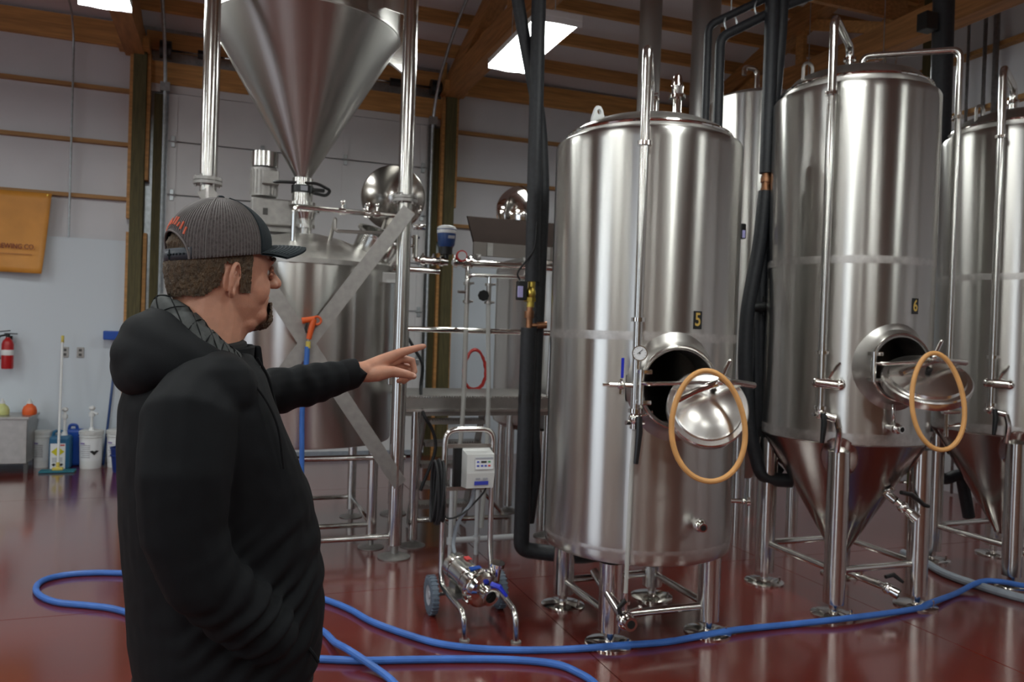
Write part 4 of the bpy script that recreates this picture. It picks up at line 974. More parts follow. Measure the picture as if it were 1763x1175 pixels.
# ------------------------------------------------------------------ pump cart
pc = thing('pump_cart', 'two-wheeled steel pump cart with a white drive box, in front of the platform', 'cart', (-1.35, -5.6, 0))
def L(x, y, z): return (x + 1.35, y + 5.6, z)
b = MB()
b.tube(bend([L(-1.474, -5.91, .0), L(-1.482, -5.91, .15), L(-1.488, -5.47, .155), L(-1.485, -5.45, .35), L(-1.485, -5.45, 1.04), L(-1.195, -5.45, 1.04), L(-1.195, -5.45, .35), L(-1.195, -5.50, .18), L(-1.226, -5.99, .155), L(-1.224, -6.0, .0)], .075, 8), .0165, 14)
b.build('frame_tube', 'steel_pipe', pc)
for x, y in ((-1.474, -5.91), (-1.224, -6.0)):
    b = MB(); b.cyl(L(x, y, .0), L(x, y, .01), .028, seg=16); b.build('foot', 'steel_dull', pc)
for z in (.945, .70):
    b = MB(); b.box(L(-1.34, -5.45, z), (.28, .012, .022)); b.build('crossbar', 'steel_satin', pc)
b = MB(); b.box(L(-1.37, -5.62, .155), (.23, .20, .008)); b.build('pump_base', 'steel_satin', pc)
b = MB(); b.cyl(L(-1.56, -5.48, .108), L(-1.13, -5.48, .108), .010, seg=10); b.build('axle', 'steel_pipe', pc)
for s, x in ((-1, -1.545), (1, -1.14)):
    b = MB(); Mw = Matrix.Translation(L(x, -5.48, .108)) @ Matrix.Rotation(PI / 2, 4, 'Y')
    b.lathe([(.055, -.020), (.085, -.024), (.10, -.02), (.107, -.012), (.108, 0), (.107, .012), (.10, .02), (.085, .024), (.055, .020)], 40, Mw)
    for k in range(26):
        t_ = 2 * PI * k / 26
        b.box((0, 0, 0), (.010, .040, .010), Mw @ Matrix.Rotation(t_, 4, 'Z') @ Matrix.Translation((.1055, 0, 0)) @ Matrix.Rotation(PI / 2, 4, 'X'))
    wh = b.build('wheel', 'tyre', pc)
    b = MB(); b.lathe([(0, -.018), (.02, -.018), (.022, -.012), (.045, -.012), (.056, -.019), (.056, .019), (.045, .012), (.022, .012), (.02, .018), (0, .018)], 32, Mw); b.build('hub', 'print_grey', wh)
# motor and pump, axis pointing at the lower right
ax0 = V3(L(-1.43, -5.53, .285)); ax1 = V3(L(-1.335, -5.87, .215)); ad = (ax1 - ax0).normalized(); Mm = align(ax0, ad) @ Matrix.Scale(1.1, 4)
b = MB(); b.lathe([(0, -.02), (.05, -.02), (.066, -.008), (.068, .01), (.068, .20), (.074, .205), (.074, .225), (0, .225)], 32, Mm)
mt = b.build('motor', 'steel_pipe', pc)
b = MB(); b.lathe([(.0695, .03), (.071, .032), (.071, .045), (.0695, .047)], 32, Mm); b.lathe([(.0695, .15), (.071, .152), (.071, .160), (.0695, .162)], 32, Mm); b.build('motor_band', 'steel_polish', mt)
b = MB(); b.box((.02, .072, .08), (.03, .004, .035), Mm); b.build('warning_label', 'print_red', mt)
b = MB(); b.box((.0, .072, .185), (.06, .006, .028), Mm); b.build('motor_label', 'blue_plastic', mt)
b = MB(); b.box((-.03, -.085, .08), (.04, .06, .06), Mm); b.box((.03, -.085, .12), (.03, .08, .02), Mm); b.build('motor_foot', 'steel_satin', mt)
b = MB(); b.lathe([(0, .22), (.085, .222), (.092, .23), (.092, .245), (.086, .25), (.088, .256), (.090, .275), (.078, .29), (.05, .296), (.036, .30), (.034, .335), (.046, .337), (.046, .348), (.030, .348), (.028, .30)], 36, Mm)
pu = b.build('pump_head', 'steel_polish', pc)
b = MB(); b.cyl((0, 0, .31), (0, 0, .316), .027, seg=18, M=Mm); b.build('bore', 'hole', pu)
b = MB(); b.cyl((.075, .03, .26), (.075, .11, .26), .022, seg=16, M=Mm); b.cyl((.075, .105, .26), (.075, .125, .26), .036, seg=18, M=Mm); b.build('discharge_port', 'steel_polish', pu)
for k in range(4):
    a_ = PI / 4 + k * PI / 2
    b = MB(); b.cyl((.09 * math.cos(a_), .09 * math.sin(a_), .21), (.09 * math.cos(a_), .09 * math.sin(a_), .26), .010, seg=8, M=Mm); b.build('clamp_nut', 'steel_polish', pu)
b = MB(); p0, p1 = V3(L(-1.325, -5.87, .275)), V3(L(-1.25, -5.91, .215))
b.tube([p0, p0 * .5 + p1 * .5 + V3((0, -.005, .018)), p1], [.020, .022, .012], 10, flat=.6); b.build('blue_lever', 'blue_valve', pu)
# drive box
bx = L(-1.305, -5.50, .825)
b = MB()
b.add([(bx[0] - .085, bx[1] + .05, bx[2] - .11), (bx[0] + .085, bx[1] + .05, bx[2] - .11), (bx[0] + .085, bx[1] + .05, bx[2] + .11), (bx[0] - .085, bx[1] + .05, bx[2] + .11),
       (bx[0] - .078, bx[1] - .055, bx[2] - .105), (bx[0] + .08, bx[1] - .055, bx[2] - .105), (bx[0] + .085, bx[1] - .065, bx[2] - .02), (bx[0] + .082, bx[1] - .055, bx[2] + .085), (bx[0] - .078, bx[1] - .055, bx[2] + .085), (bx[0] - .08, bx[1] - .065, bx[2] - .02)],
      [(0, 1, 2, 3), (4, 9, 6, 5), (9, 8, 7, 6), (3, 2, 7, 8), (0, 4, 5, 1), (0, 3, 8, 9, 4), (1, 5, 6, 7, 2)], False)
db = b.build('drive_box', 'offwhite', pc)
b = MB(); b.box((bx[0] - .105, bx[1] + .045, bx[2]), (.05, .03, .22)); b.build('heat_sink', 'black_plastic', db)
fr = Matrix.Translation((bx[0] + .02, bx[1] - .0655, bx[2] + .035)) @ Matrix.Rotation(PI / 2 - .09, 4, 'X')
b = MB(); b.box((0, .002, .0), (.105, .068, .004), fr); kp = b.build('keypad', 'mirror_dial', db)
b = MB(); b.box((0, .03, .0035), (.105, .010, .003), fr); b.build('keypad_band', 'print_grey', kp)
b = MB(); b.box((-.003, .010, .0035), (.032, .010, .003), fr); b.build('display', 'print_black', kp)
for x, y, m in ((-.037, .010, 'print_blue'), (.030, .010, 'print_green'), (-.037, -.012, 'print_blue'), (-.013, -.012, 'print_blue'), (.008, -.012, 'print_blue'), (.030, -.012, 'print_red')):
    b = MB(); b.box((x, y, .0035), (.013, .009, .003), fr); b.build('key', m, kp)
f2 = Matrix.Translation((bx[0] + .008, bx[1] - .062, bx[2] - .062)) @ Matrix.Rotation(PI / 2 + .09, 4, 'X')
b = MB(); b.box((0, -.014, .0015), (.082, .022, .002), f2); b.build('brand_band', 'print_blue', db)
b = MB(); b.box((-.022, .012, .0015), (.026, .009, .002), f2); b.box((.022, .010, .0015), (.028, .012, .002), f2); tag(b.build('small_print', 'print_grey', db), kind='stuff')
b = MB(); b.tube(spline([(bx[0] - .01, bx[1] + .0, bx[2] - .11), (bx[0] - .03, bx[1], bx[2] - .2), (bx[0] - .09, bx[1] + .02, bx[2] - .30), (bx[0] - .12, bx[1] + .02, bx[2] - .42), (ax0.x, ax0.y, ax0.z + .06)], 8), .011, 8); b.build('motor_cable', 'grey_hose', pc)
b = MB(); b.tube(spline([(bx[0] + .06, bx[1] + .0, bx[2] - .11), (bx[0] + .03, bx[1], bx[2] - .16), (bx[0] - .08, bx[1] + .0, bx[2] - .26), (bx[0] - .17, bx[1] + .0, bx[2] - .28), (bx[0] - .20, bx[1], bx[2] - .2), (bx[0] - .215, bx[1], bx[2] - .02)], 8), .0055, 6); b.build('power_cord', 'black_rubber', pc)
b = MB()
for k in range(7):
    cx = L(-1.535 + .014 * (k % 4) - .02, -5.50 - .012 * (k // 2), .70)
    b.tube([(cx[0] + .010 * math.sin(2 * PI * j / 24 + k), cx[1] + .055 * math.cos(2 * PI * j / 24), cx[2] + (.17 + .006 * (k % 3)) * math.sin(2 * PI * j / 24)) for j in range(24)], .008, 6, True)
tag(b.build('cord_coil', 'black_rubber', pc), kind='stuff')
b = MB(); b.cyl(L(-1.485, -5.45, .86), L(-1.54, -5.52, .87), .008, seg=8); b.build('cord_hook', 'steel_pipe', pc)

# ------------------------------------------------------------------ hoses on the floor
z = .0175
hose('long blue hose lying along the tank feet and looping on the floor behind the man', [(3.6, -6.2, z), (2.9, -6.2, z), (2.432, -6.10, .03), (2.20, -6.02, .06), (2.06, -5.98, .055), (1.791, -6.03, z), (1.42, -6.16, .03), (1.26, -6.19, z), (.70, -6.235, .03), (.35, -6.20, z), (-.054, -6.20, .022), (-.45, -6.235, z), (-.70, -6.225, .022), (-1.047, -6.18, z), (-1.371, -6.09, z), (-1.602, -5.96, z), (-1.751, -5.784, z), (-1.894, -5.559, z), (-1.985, -5.332, z), (-2.112, -5.119, z), (-2.35, -4.80, z), (-2.62, -4.58, z), (-2.90, -4.49, z), (-3.222, -4.356, z), (-3.419, -4.296, z), (-3.578, -4.305, z), (-3.672, -4.387, z), (-3.683, -4.529, z), (-3.628, -4.689, z), (-3.516, -4.828, z), (-3.359, -4.917, z), (-3.233, -4.997, z), (-3.119, -5.119, z), (-2.97, -5.36, z), (-2.84, -5.62, z), (-2.66, -5.82, z), (-2.45, -5.91, z), (-2.246, -5.964, z), (-2.032, -6.045, z), (-1.815, -6.095, z), (-1.55, -6.16, z), (-1.33, -6.23, z), (-1.16, -6.32, z), (-1.085, -6.43, z), (-1.06, -6.62, z), (-1.2, -6.95, z), (-1.4, -7.4, z)], .0175, 'blue_hose', name='blue_hose')
hose('thick grey hose on the floor under the tank at the right edge', [(2.22, -5.2, .028), (2.17, -5.45, .028), (2.075, -5.70, .028), (2.069, -5.99, .028), (2.128, -6.26, .028), (2.3, -6.5, .028), (2.6, -6.75, .028)], .027, 'grey_hose', name='grey_hose')
# ------------------------------------------------------------------ wall at the left: banner and cleaning corner
bn = thing('wall_banner', 'orange banner with brown lettering hung on the insulated wall at the left edge', 'banner', (-5.35, -.06, 2.95))
W_, H_ = 1.72, .86
vs = []; fs = []; nx, nz = 30, 14
for k in range(nz + 1):
    for i in range(nx + 1):
        u, w = i / nx, k / nz
        x = -W_ / 2 + W_ * u - .07 * w * (u > .5) * (u - .5) * 2
        yy = -.02 - .012 * math.sin(9 * u + 5 * w) * w - .010 * math.sin(14 * (u - .35 * w)) * (.3 + w) - .03 * w
        vs.append((x, yy, -H_ * w - .012 * w * u))
for k in range(nz):
    for i in range(nx):
        a = k * (nx + 1) + i; fs.append((a, a + nx + 1, a + nx + 2, a + 1))
b = MB(); b.add(vs, fs); cl_ = b.build('banner_sheet', 'banner', bn, fix=False)
md = cl_.modifiers.new('thick', 'SOLIDIFY'); md.thickness = .002
Mt = Matrix.Translation((W_ / 2 - .135, -.067, -.595)) @ Matrix.Rotation(PI / 2, 4, 'X')
text('lettering', 'BREWING CO.', .074, 'print_brown', bn, Mt, ax='RIGHT', extrude=.0015, bold=.001, sx=.80)
b = MB()
for i in range(34): b.box((W_ / 2 - .17 - i * .014, -.069, -.675), (.009, .002, .008))
tag(b.build('fine_print', 'print_brown', bn), kind='stuff')
for x in (-.82, .82):
    b = MB(); b.cyl((x, -.03, -.02), (x, .07, -.02), .008, seg=8); b.build('grommet', 'brass', bn)

fe = thing('fire_extinguisher', 'red fire extinguisher with a white label hung on the wall panel at the left', 'extinguisher', (-4.86, -.10, 1.05))
b = MB(); b.lathe([(0, 0), (.052, 0), (.057, .02), (.057, .26), (.045, .30), (.022, .325), (.02, .335), (0, .335)], 28); b.build('cylinder', 'red_paint', fe)
b = MB(); b.lathe([(.0578, .145), (.0585, .148), (.0585, .20), (.0578, .203)], 28); b.build('label_band', 'white_plastic', fe)
b = MB(); b.cyl((0, 0, .33), (0, 0, .37), .02, seg=12); b.box((.03, -.01, .375), (.12, .02, .012)); b.box((.03, -.01, .40), (.10, .02, .012), Matrix.Rotation(R(-8), 4, 'Y')); b.build('valve_lever', 'black_plastic', fe)
b = MB(); b.tube(spline([(-.02, 0, .36), (-.08, -.01, .33), (-.085, -.01, .2), (-.07, -.01, .1)], 6), .011, 8); b.build('discharge_hose', 'black_rubber', fe)
b = MB(); b.box((0, .075, .25), (.05, .03, .2)); b.build('wall_hook', 'black_plastic', fe)

ob = MB(); ob.box((0, 0, 0), (.07, .012, .115), None, .003); o1 = ob.build('outlet_cover', 'steel_dull', None, (-4.34, .015, 1.235)); tag(o1, 'grey outlet cover on the white wall panel, the left of the two', 'outlet', 'outlet covers on the wall panel')
o2 = o1.copy(); COL.objects.link(o2); o2.location = (-4.19, .015, 1.235); o2['label'] = 'grey outlet cover on the white wall panel, the right of the two'
for o in (o1, o2):
    b = MB()
    for s in (-1, 1): b.box((0, -.007, s * .025), (.03, .004, .028))
    tag(b.build('receptacle', 'steel_dark', o), kind='stuff')

tb = thing('steel_cabinet', 'low stainless cabinet on legs at the left edge by the wall', 'cabinet', (-4.98, -.30, 0))
b = MB(); b.box((0, 0, .33), (.82, .46, .46), None, .006); b.box((0, -.01, .57), (.86, .50, .025), None, .004); b.build('body', 'steel_satin', tb)
for x in (-.40, .40):
    for y in (-.2, .2):
        b = MB(); b.box((x, y, .055), (.035, .035, .11)); b.build('leg', 'steel_dark', tb)
def sprayer(x, m, label):
    t = thing('spray_bottle', label, 'bottle', (x, -.30, .583), 0, 'jugs standing on the steel cabinet')
    b = MB(); b.lathe([(0, 0), (.064, 0), (.068, .01), (.068, .05), (.055, .085), (.03, .105), (.026, .115), (0, .115)], 24); b.build('body', m, t)
    b = MB(); b.cyl((0, 0, .112), (0, 0, .14), .026, seg=16); b.cyl((0, 0, .14), (0, 0, .165), .012, seg=10); b.build('cap', 'white_plastic', t)
sprayer(-4.60, 'orange', 'orange round jug with a white cap on the right end of the steel cabinet')
sprayer(-4.85, 'jug_green', 'pale yellow-green jug on the steel cabinet, left of the orange one')

def pail(x, y, h, r, label, pump=False, badge=False, group='white chemical pails by the wall'):
    t = thing('white_pail', label, 'pail', (x, y, 0), 0, group)
    b = MB(); b.lathe([(0, 0), (r * .90, 0), (r * .91, .01), (r, h), (0, h)], 36); bd = b.build('body', 'white_plastic', t)
    b = MB(); b.lathe([(r * 1.0, h - .02), (r * 1.06, h - .02), (r * 1.06, h + .015), (r * .9, h + .025), (0, h + .02)], 36); b.lathe([(r * 1.0, h * .86), (r * 1.04, h * .87), (r * 1.04, h * .885), (r * 1.0, h * .89)], 36); b.build('lid', 'offwhite', t)
    b = MB(); n = 16; rg = []
    for z0 in (.10, h * .80):
        rg.append([V3((r * (.9 + .1 * z0 / h) + .0015, 0, 0)) for _ in range(1)])
    vs = []; fs = []
    for k in range(n + 1):
        a = R(-160 + 130 * k / n)
        for z0 in (h * .22, h * .80):
            q = r * (.905 + .095 * z0 / h) + .0015
            vs.append((q * math.cos(a), q * math.sin(a), z0))
    for k in range(n): fs.append((2 * k, 2 * k + 2, 2 * k + 3, 2 * k + 1))
    b.add(vs, fs); b.build('paper_label', 'mirror_dial', bd, fix=False)
    b = MB()
    def on(a, z0, w, hh):
        q = r * (.905 + .095 * z0 / h) + .003
        b.box((0, 0, 0), (w, .002, hh), Matrix.Translation((q * math.sin(R(a)), -q * math.cos(R(a)), z0)) @ Matrix.Rotation(R(a), 4, 'Z'))
    for i in range(7): on(-20 + 2 * (i % 3), h * (.66 - .055 * i), .10 - .012 * (i % 3), .006)
    tag(b.build('small_print', 'print_grey', bd), kind='stuff')
    b = MB(); on(-38, h * .71, .055, .014); b.build('heading', 'print_violet', bd)
    if badge:
        q = r * .965 + .004; Mb = Matrix.Translation((q * math.sin(R(24)), -q * math.cos(R(24)), h * .50)) @ Matrix.Rotation(R(24), 4, 'Z')
        b = MB(); b.prism([(-.045, 0), (0, -.045), (.045, 0), (.02, .008), (0, -.004), (-.02, .008)], 'y', -.001, .001, Mb); b.build('hazard_mark', 'print_black', bd)
    if pump:
        b = MB(); b.cyl((0, 0, h + .01), (0, 0, h + .05), .035, .02, 16); b.cyl((0, 0, h + .05), (0, 0, h + .24), .014, seg=12); b.cyl((0, 0, h + .17), (0, 0, h + .215), .030, seg=16); b.ball((0, 0, h + .26), (.032, .032, .026), 14); b.cyl((0, 0, h + .22), (.06, -.03, h + .20), .011, seg=8); b.build('pump_top', 'white_plastic', t)
    return t
pail(-4.50, -.14, .37, .085, 'slim white pail between the steel cabinet and the blue jug', group=None)
pail(-4.02, -.26, .385, .115, 'white pail with a pump top and black hazard mark, right of the blue jugs', True, True)
pail(-3.76, -.22, .385, .115, 'white pail behind the deep blue bucket, beside the man')
def jug(x, y, w, d, h, m, label, lab=True):
    t = thing('blue_jug', label, 'jug', (x, y, 0), 0, 'blue jugs by the wall')
    b = MB(); b.box((0, 0, h / 2), (w, d, h), None, .03); b.build('body', m, t)
    b = MB(); b.tube(bend([(-w * .38, 0, h - .01), (-w * .34, 0, h + .045), (w * .05, 0, h + .045), (w * .1, 0, h - .01)], .03), .016, 8); b.build('grip', m, t)
    if lab:
        b = MB(); b.box((-.012, -d / 2 - .002, h * .42), (w * .70, .004, h * .74)); pl_ = b.build('paper_label', 'mirror_dial', t)
        b = MB(); b.prism([(0, -.052), (.062, 0), (0, .052), (-.062, 0)], 'y', -.0012, .0012, Matrix.Translation((-.012, -d / 2 - .0055, h * .55))); b.build('hazard_diamond', 'print_yellow', pl_)
        for s in (-1, 1):
            b = MB(); b.prism([(-.02, 0), (0, -.022), (.02, 0), (0, .012)], 'y', -.0012, .0012, Matrix.Translation((-.012 + s * .035, -d / 2 - .0055, h * .18))); b.build('hazard_mark', 'print_black', pl_)
        b = MB(); b.box((.03, -d / 2 - .005, h * .74), (.04, .002, .014)); b.build('heading', 'print_red', pl_)
        b = MB()
        for i in range(5): b.box((-.015, -d / 2 - .005, h * (.37 - .03 * i)), (.10 - .01 * (i % 2), .002, .005))
        tag(b.build('small_print', 'print_grey', pl_), kind='stuff')
        b = MB(); b.cyl((.03, 0, h - .01), (.03, 0, h + .04), .034, .026, 16); b.cyl((.03, 0, h + .04), (.03, 0, h + .25), .014, seg=12); b.cyl((.03, 0, h + .18), (.03, 0, h + .22), .028, seg=16); b.ball((.03, 0, h + .275), (.031, .031, .026), 14); b.build('pump_top', 'white_plastic', t)
jug(-4.30, -.30, .20, .19, .36, 'jug_blue', 'blue-green jug with a white label and yellow diamond, behind the mop')
jug(-4.20, -.08, .17, .14, .40, 'blue_plastic', 'plain bright blue jug standing behind the labelled one', False)
bk = thing('blue_bucket', 'deep blue bucket on the floor, half hidden by the man', 'bucket', (-3.68, -.56, 0))
b = MB(); b.lathe([(0, .0), (.088, 0), (.115, .245), (.121, .25), (.121, .262), (.11, .262), (.085, .012), (0, .012)], 36); b.build('body', 'blue_bucket', bk)
b = MB(); b.lathe([(.105, .165), (.117, .17), (.118, .18), (.108, .185)], 36); b.build('rim_band', 'blue_bucket', bk)
mp = thing('floor_mop', 'white-handled mop with a flat teal pad standing in front of the blue jug', 'mop', (-4.31, -.50, 0))
b = MB(); b.cyl((.02, .0, .05), (-.02, .30, 1.40), .0125, seg=12); b.build('handle', 'white_plastic', mp)
b = MB(); b.cyl((-.018, .29, 1.34), (-.02, .30, 1.42), .015, seg=10); b.build('grip', 'yellow', mp)
b = MB(); b.box((.02, 0, .035), (.10, .05, .03), None, .006); b.cyl((.02, 0, .04), (.018, .015, .10), .018, seg=10); b.build('swivel', 'yellow', mp)
b = MB(); b.box((.02, 0, .012), (.33, .14, .022), None, .006); b.build('mop_pad', 'teal', mp)
br = thing('floor_squeegee', 'blue broom leaning head-up against the wall panel beside the post', 'broom', (-3.84, -.12, 0))
b = MB(); b.box((.05, .03, 1.435), (.33, .06, .10), None, .012); b.build('head', 'blue_plastic', br)
b = MB(); b.cyl((-.06, -.12, .02), (.03, .02, 1.40), .013, seg=10); b.build('handle', 'blue_deep', br)
b2 = thing('broom_handle', 'thin pale pole leaning on the wall right of the blue broom', 'pole', (-3.72, -.12, 0))
b = MB(); b.cyl((-.05, -.10, .02), (.05, .06, 1.05), .012, seg=10); b.build('pole', 'steel_satin', b2)
b = MB(); b.cyl((-.05, -.10, .02), (-.02, -.05, .34), .014, seg=10); b.build('sleeve', 'teal', b2)
# ------------------------------------------------------------------ the man
man = thing('person', 'man in a black hooded jacket and grey-and-black cap, pointing at the tanks', 'person', (-2.674, -8.047, 0), R(18))
dg_ = bpy.context.evaluated_depsgraph_get
def solid(b, name, m, parent, vox, smooth=6, fac=.5, disp=None, keep=None, dec=None):
    """fuse overlapping closed shapes into one continuous skin"""
    me = bpy.data.meshes.new('tmp'); me.from_pydata(b.v, [], b.f)
    bm = bmesh.new(); bm.from_mesh(me); bmesh.ops.remove_doubles(bm, verts=bm.verts, dist=1e-6); bmesh.ops.recalc_face_normals(bm, faces=bm.faces); bm.to_mesh(me); bm.free()
    o = bpy.data.objects.new('tmp', me); COL.objects.link(o)
    r = o.modifiers.new('r', 'REMESH'); r.mode = 'VOXEL'; r.voxel_size = vox
    s = o.modifiers.new('s', 'SMOOTH'); s.factor = fac; s.iterations = smooth
    out = bpy.data.meshes.new_from_object(o.evaluated_get(dg_()))
    bpy.data.objects.remove(o); bpy.data.meshes.remove(me)
    bm = bmesh.new(); bm.from_mesh(out)
    if disp:
        bm.normal_update()
        mv = [(v, v.co + v.normal * disp(v.co)) for v in bm.verts]
        for v, c in mv: v.co = c
    if keep:
        bmesh.ops.delete(bm, geom=[f for f in bm.faces if not keep(f.calc_center_median())], context='FACES')
    for f in bm.faces: f.smooth = True
    bm.to_mesh(out); bm.free()
    out.name = name; out.materials.clear(); out.materials.append(MATS[m])
    o = bpy.data.objects.new(name, out); COL.objects.link(o); o.parent = parent
    return o
HM = Matrix.Translation((-.0114, .0037, 0)) @ Matrix.Rotation(R(8), 4, 'Z')
def E_(b, c, r, M=None): b.ball(c, r, 24, M)
def T_(b, pts, r, M=None, seg=14, ends=True):
    b.tube(pts, r, seg, M=M)
    if ends:
        rr = r if isinstance(r, (list, tuple)) else [r] * len(pts)
        b.ball(pts[0], rr[0] * .999, 14, M); b.ball(pts[-1], rr[-1] * .999, 14, M)
# --- body: head, neck, trunk, limbs and hands in one skin
HEAD = [(1.588, .050, -.030, .030, 1.9), (1.594, .072, -.045, .042, 1.85), (1.604, .089, -.060, .051, 1.8), (1.618, .095, -.076, .058, 1.8), (1.636, .097, -.090, .064, 2.05), (1.655, .099, -.099, .067, 2.1),
        (1.675, .098, -.105, .069, 1.95), (1.695, .098, -.108, .071, 2.0), (1.715, .099, -.110, .0735, 2.0), (1.735, .104, -.104, .0735, 2.1), (1.755, .094, -.100, .072, 2.1), (1.78, .084, -.094, .068, 2.1),
        (1.81, .062, -.076, .056, 2.0), (1.832, .03, -.045, .034, 2.0), (1.842, .005, -.020, .014, 2.0)]
def head_rings(inf=0.0, chin=0.0, n=48):
    out = []
    for z, fr, bk, w, e in HEAD:
        c = -.012; ring = []
        q = chin * math.exp(-((z - 1.618) / .026) ** 2)
        for k in range(n):
            t = 2 * PI * k / n; co, si = math.cos(t), math.sin(t); ee = e if co > 0 else 2.15
            a = (fr - c + q) if co > 0 else (c - bk)
            ring.append(V3((c + (a + inf) * math.copysign(abs(co) ** (2 / ee), co), (w + inf) * math.copysign(abs(si) ** (2 / ee), si), z + (inf if z > 1.83 else (-inf if z < 1.60 else 0)))))
        out.append(ring)
    return out
b = MB()
b.ring_loft(head_rings(), M=HM)
T_(b, [(.088, -.032, 1.7375), (.101, 0, 1.738), (.088, .032, 1.7375)], [.010, .010, .010], HM)
T_(b, [(.096, 0, 1.728), (.110, 0, 1.709), (.121, 0, 1.6925)], [.0085, .0100, .0130], HM)
for s in (-1, 1):
    E_(b, (.106, s * .014, 1.688), (.013, .0095, .009), HM); E_(b, (.050, s * .043, 1.678), (.034, .020, .040), HM)
T_(b, [(.090, -.018, 1.659), (.101, 0, 1.661), (.090, .018, 1.659)], [.005, .007, .005], HM)
T_(b, [(.089, -.016, 1.649), (.099, 0, 1.649), (.089, .016, 1.649)], [.005, .007, .005], HM)
E_(b, (.082, 0, 1.616), (.022, .026, .021), HM)
E_(b, (.028, 0, 1.606), (.052, .048, .028), HM); E_(b, (.060, 0, 1.626), (.036, .046, .030), HM)
# ears
for s in (-1, 1):
    Me = HM @ Matrix.Translation((-.020, s * .074, 1.688)) @ Matrix.Rotation(s * R(-24), 4, 'Z') @ Matrix.Rotation(R(10), 4, 'Y')
    loop = [(.0175 * math.cos(t) * (1.05 if math.sin(t) > 0 else .72) - (.004 if math.sin(t) < 0 else 0), s * (.0125 + .006 * math.cos(t + PI)), .031 * math.sin(t) + .002) for t in [2 * PI * k / 24 for k in range(24)]]
    b.tube(loop, .0048, 10, True, M=Me); E_(b, (-.003, s * -.0015, .0), (.0135, .0050, .027), Me)
    E_(b, (.000, s * .010, -.028), (.0085, .0055, .010), Me); E_(b, (.014, s * .007, -.004), (.0045, .006, .008), Me)
    T_(b, [(-.0085, s * .0125, -.018), (-.0095, s * .0135, .004), (.000, s * .0125, .016)], .0034, Me)
T_(b, [(-.028, .0, 1.69), (-.040, 0, 1.60), (-.055, 0, 1.53), (-.065, 0, 1.46)], [.066, .071, .078, .10])
T_(b, [(.008, 0, 1.610), (-.022, 0, 1.57), (-.040, 0, 1.52)], [.043, .049, .055])
# trunk and limbs (under the clothes)
b.ring_loft([[V3((c + a * math.cos(2 * PI * k / 28), w * math.sin(2 * PI * k / 28), z)) for k in range(28)] for z, c, a, w in
    ((.80, .0, .12, .165), (.92, .02, .15, .18), (1.10, .01, .155, .185), (1.25, .0, .15, .19), (1.38, -.035, .12, .185), (1.45, -.05, .095, .16), (1.50, -.055, .07, .09))])
T_(b, [(-.06, .15, 1.45), (.0, .19, 1.45), (.20, .315, 1.43), (.34, .30, 1.455), (.445, .296, 1.480)], [.06, .055, .044, .038, .030])
T_(b, [(-.07, -.14, 1.45), (-.12, -.20, 1.42), (-.135, -.21, 1.20), (-.05, -.2, 1.08), (.0, -.185, 1.03)], [.06, .06, .045, .04, .03])
for s in (-1, 1):
    T_(b, [(.01, s * .095, .88), (.012, s * .10, .48), (-.005, s * .10, .10)], [.09, .062, .042])
# left hand, pointing
def hand_left(b):
    T_(b, [(.4455, .2969, 1.480), (.4722, .2895, 1.484)], [.029, .0285])
    T_(b, [(.47, .290, 1.488), (.52, .281, 1.514), (.5647, .2687, 1.536)], [.024, .019, .0135]); T_(b, [(.47, .291, 1.484), (.525, .288, 1.504), (.5765, .2871, 1.520)], [.024, .019, .0135])
    T_(b, [(.47, .293, 1.479), (.525, .299, 1.491), (.576, .3064, 1.501)], [.023, .018, .013]); T_(b, [(.47, .295, 1.474), (.525, .309, 1.478), (.572, .3237, 1.484)], [.021, .017, .012])
    T_(b, [(.5647, .2687, 1.536), (.5976, .2632, 1.546), (.6200, .2618, 1.552), (.637, .2585, 1.5565)], [.0135, .0108, .0098, .0072])
    T_(b, [(.5771, .2871, 1.520), (.6135, .2814, 1.514), (.6170, .2739, 1.484), (.6001, .2697, 1.466)], [.0130, .0112, .0098, .0078])
    T_(b, [(.576, .3064, 1.501), (.6136, .3026, 1.495), (.6124, .2944, 1.466), (.5923, .2901, 1.454)], [.0125, .0108, .0095, .0078])
    T_(b, [(.5711, .3237, 1.484), (.6003, .3199, 1.476), (.6016, .312, 1.458), (.5852, .3071, 1.455)], [.0115, .0098, .0088, .0072])
    T_(b, [(.474, .280, 1.474), (.495, .264, 1.478), (.531, .2426, 1.486), (.5664, .2320, 1.479), (.588, .2295, 1.4735)], [.020, .021, .0155, .0122, .0095])
    E_(b, (.51, .272, 1.487), (.034, .016, .019))
hand_left(b)
# right hand, inside the pocket
hx = V3((.045, -.135, .985))
T_(b, [(.0, -.185, 1.03), hx], [.03, .026])
for k in range(4): T_(b, [hx + V3((.0, .02 * k - .03, 0)), hx + V3((.05, .016 * k - .02, -.03)), hx + V3((.07, .014 * k - .015, -.06))], [.014, .011, .009])
T_(b, [hx, hx + V3((.03, .035, .01)), hx + V3((.06, .04, -.005))], [.016, .013, .010])
body = solid(b, 'body', 'skin', man, .0027, 5, .5)
# fingernails
for p, d, u, r in (((.5845, .2222, 1.4765), (.95, -.1, -.2), (-.25, -.85, .45), .0058), ((.630, .2575, 1.5610), (.9, -.1, .2), (-.25, -.3, .9), .0045)):
    Mq = align(p, u, d)
    b = MB(); b.lathe([(0, .0012), (r * .7, .001), (r, 0), (r * .95, -.001)], 16, Mq @ Matrix.Diagonal((1, 1.25, 1, 1))); b.build('fingernail', 'nail', body)
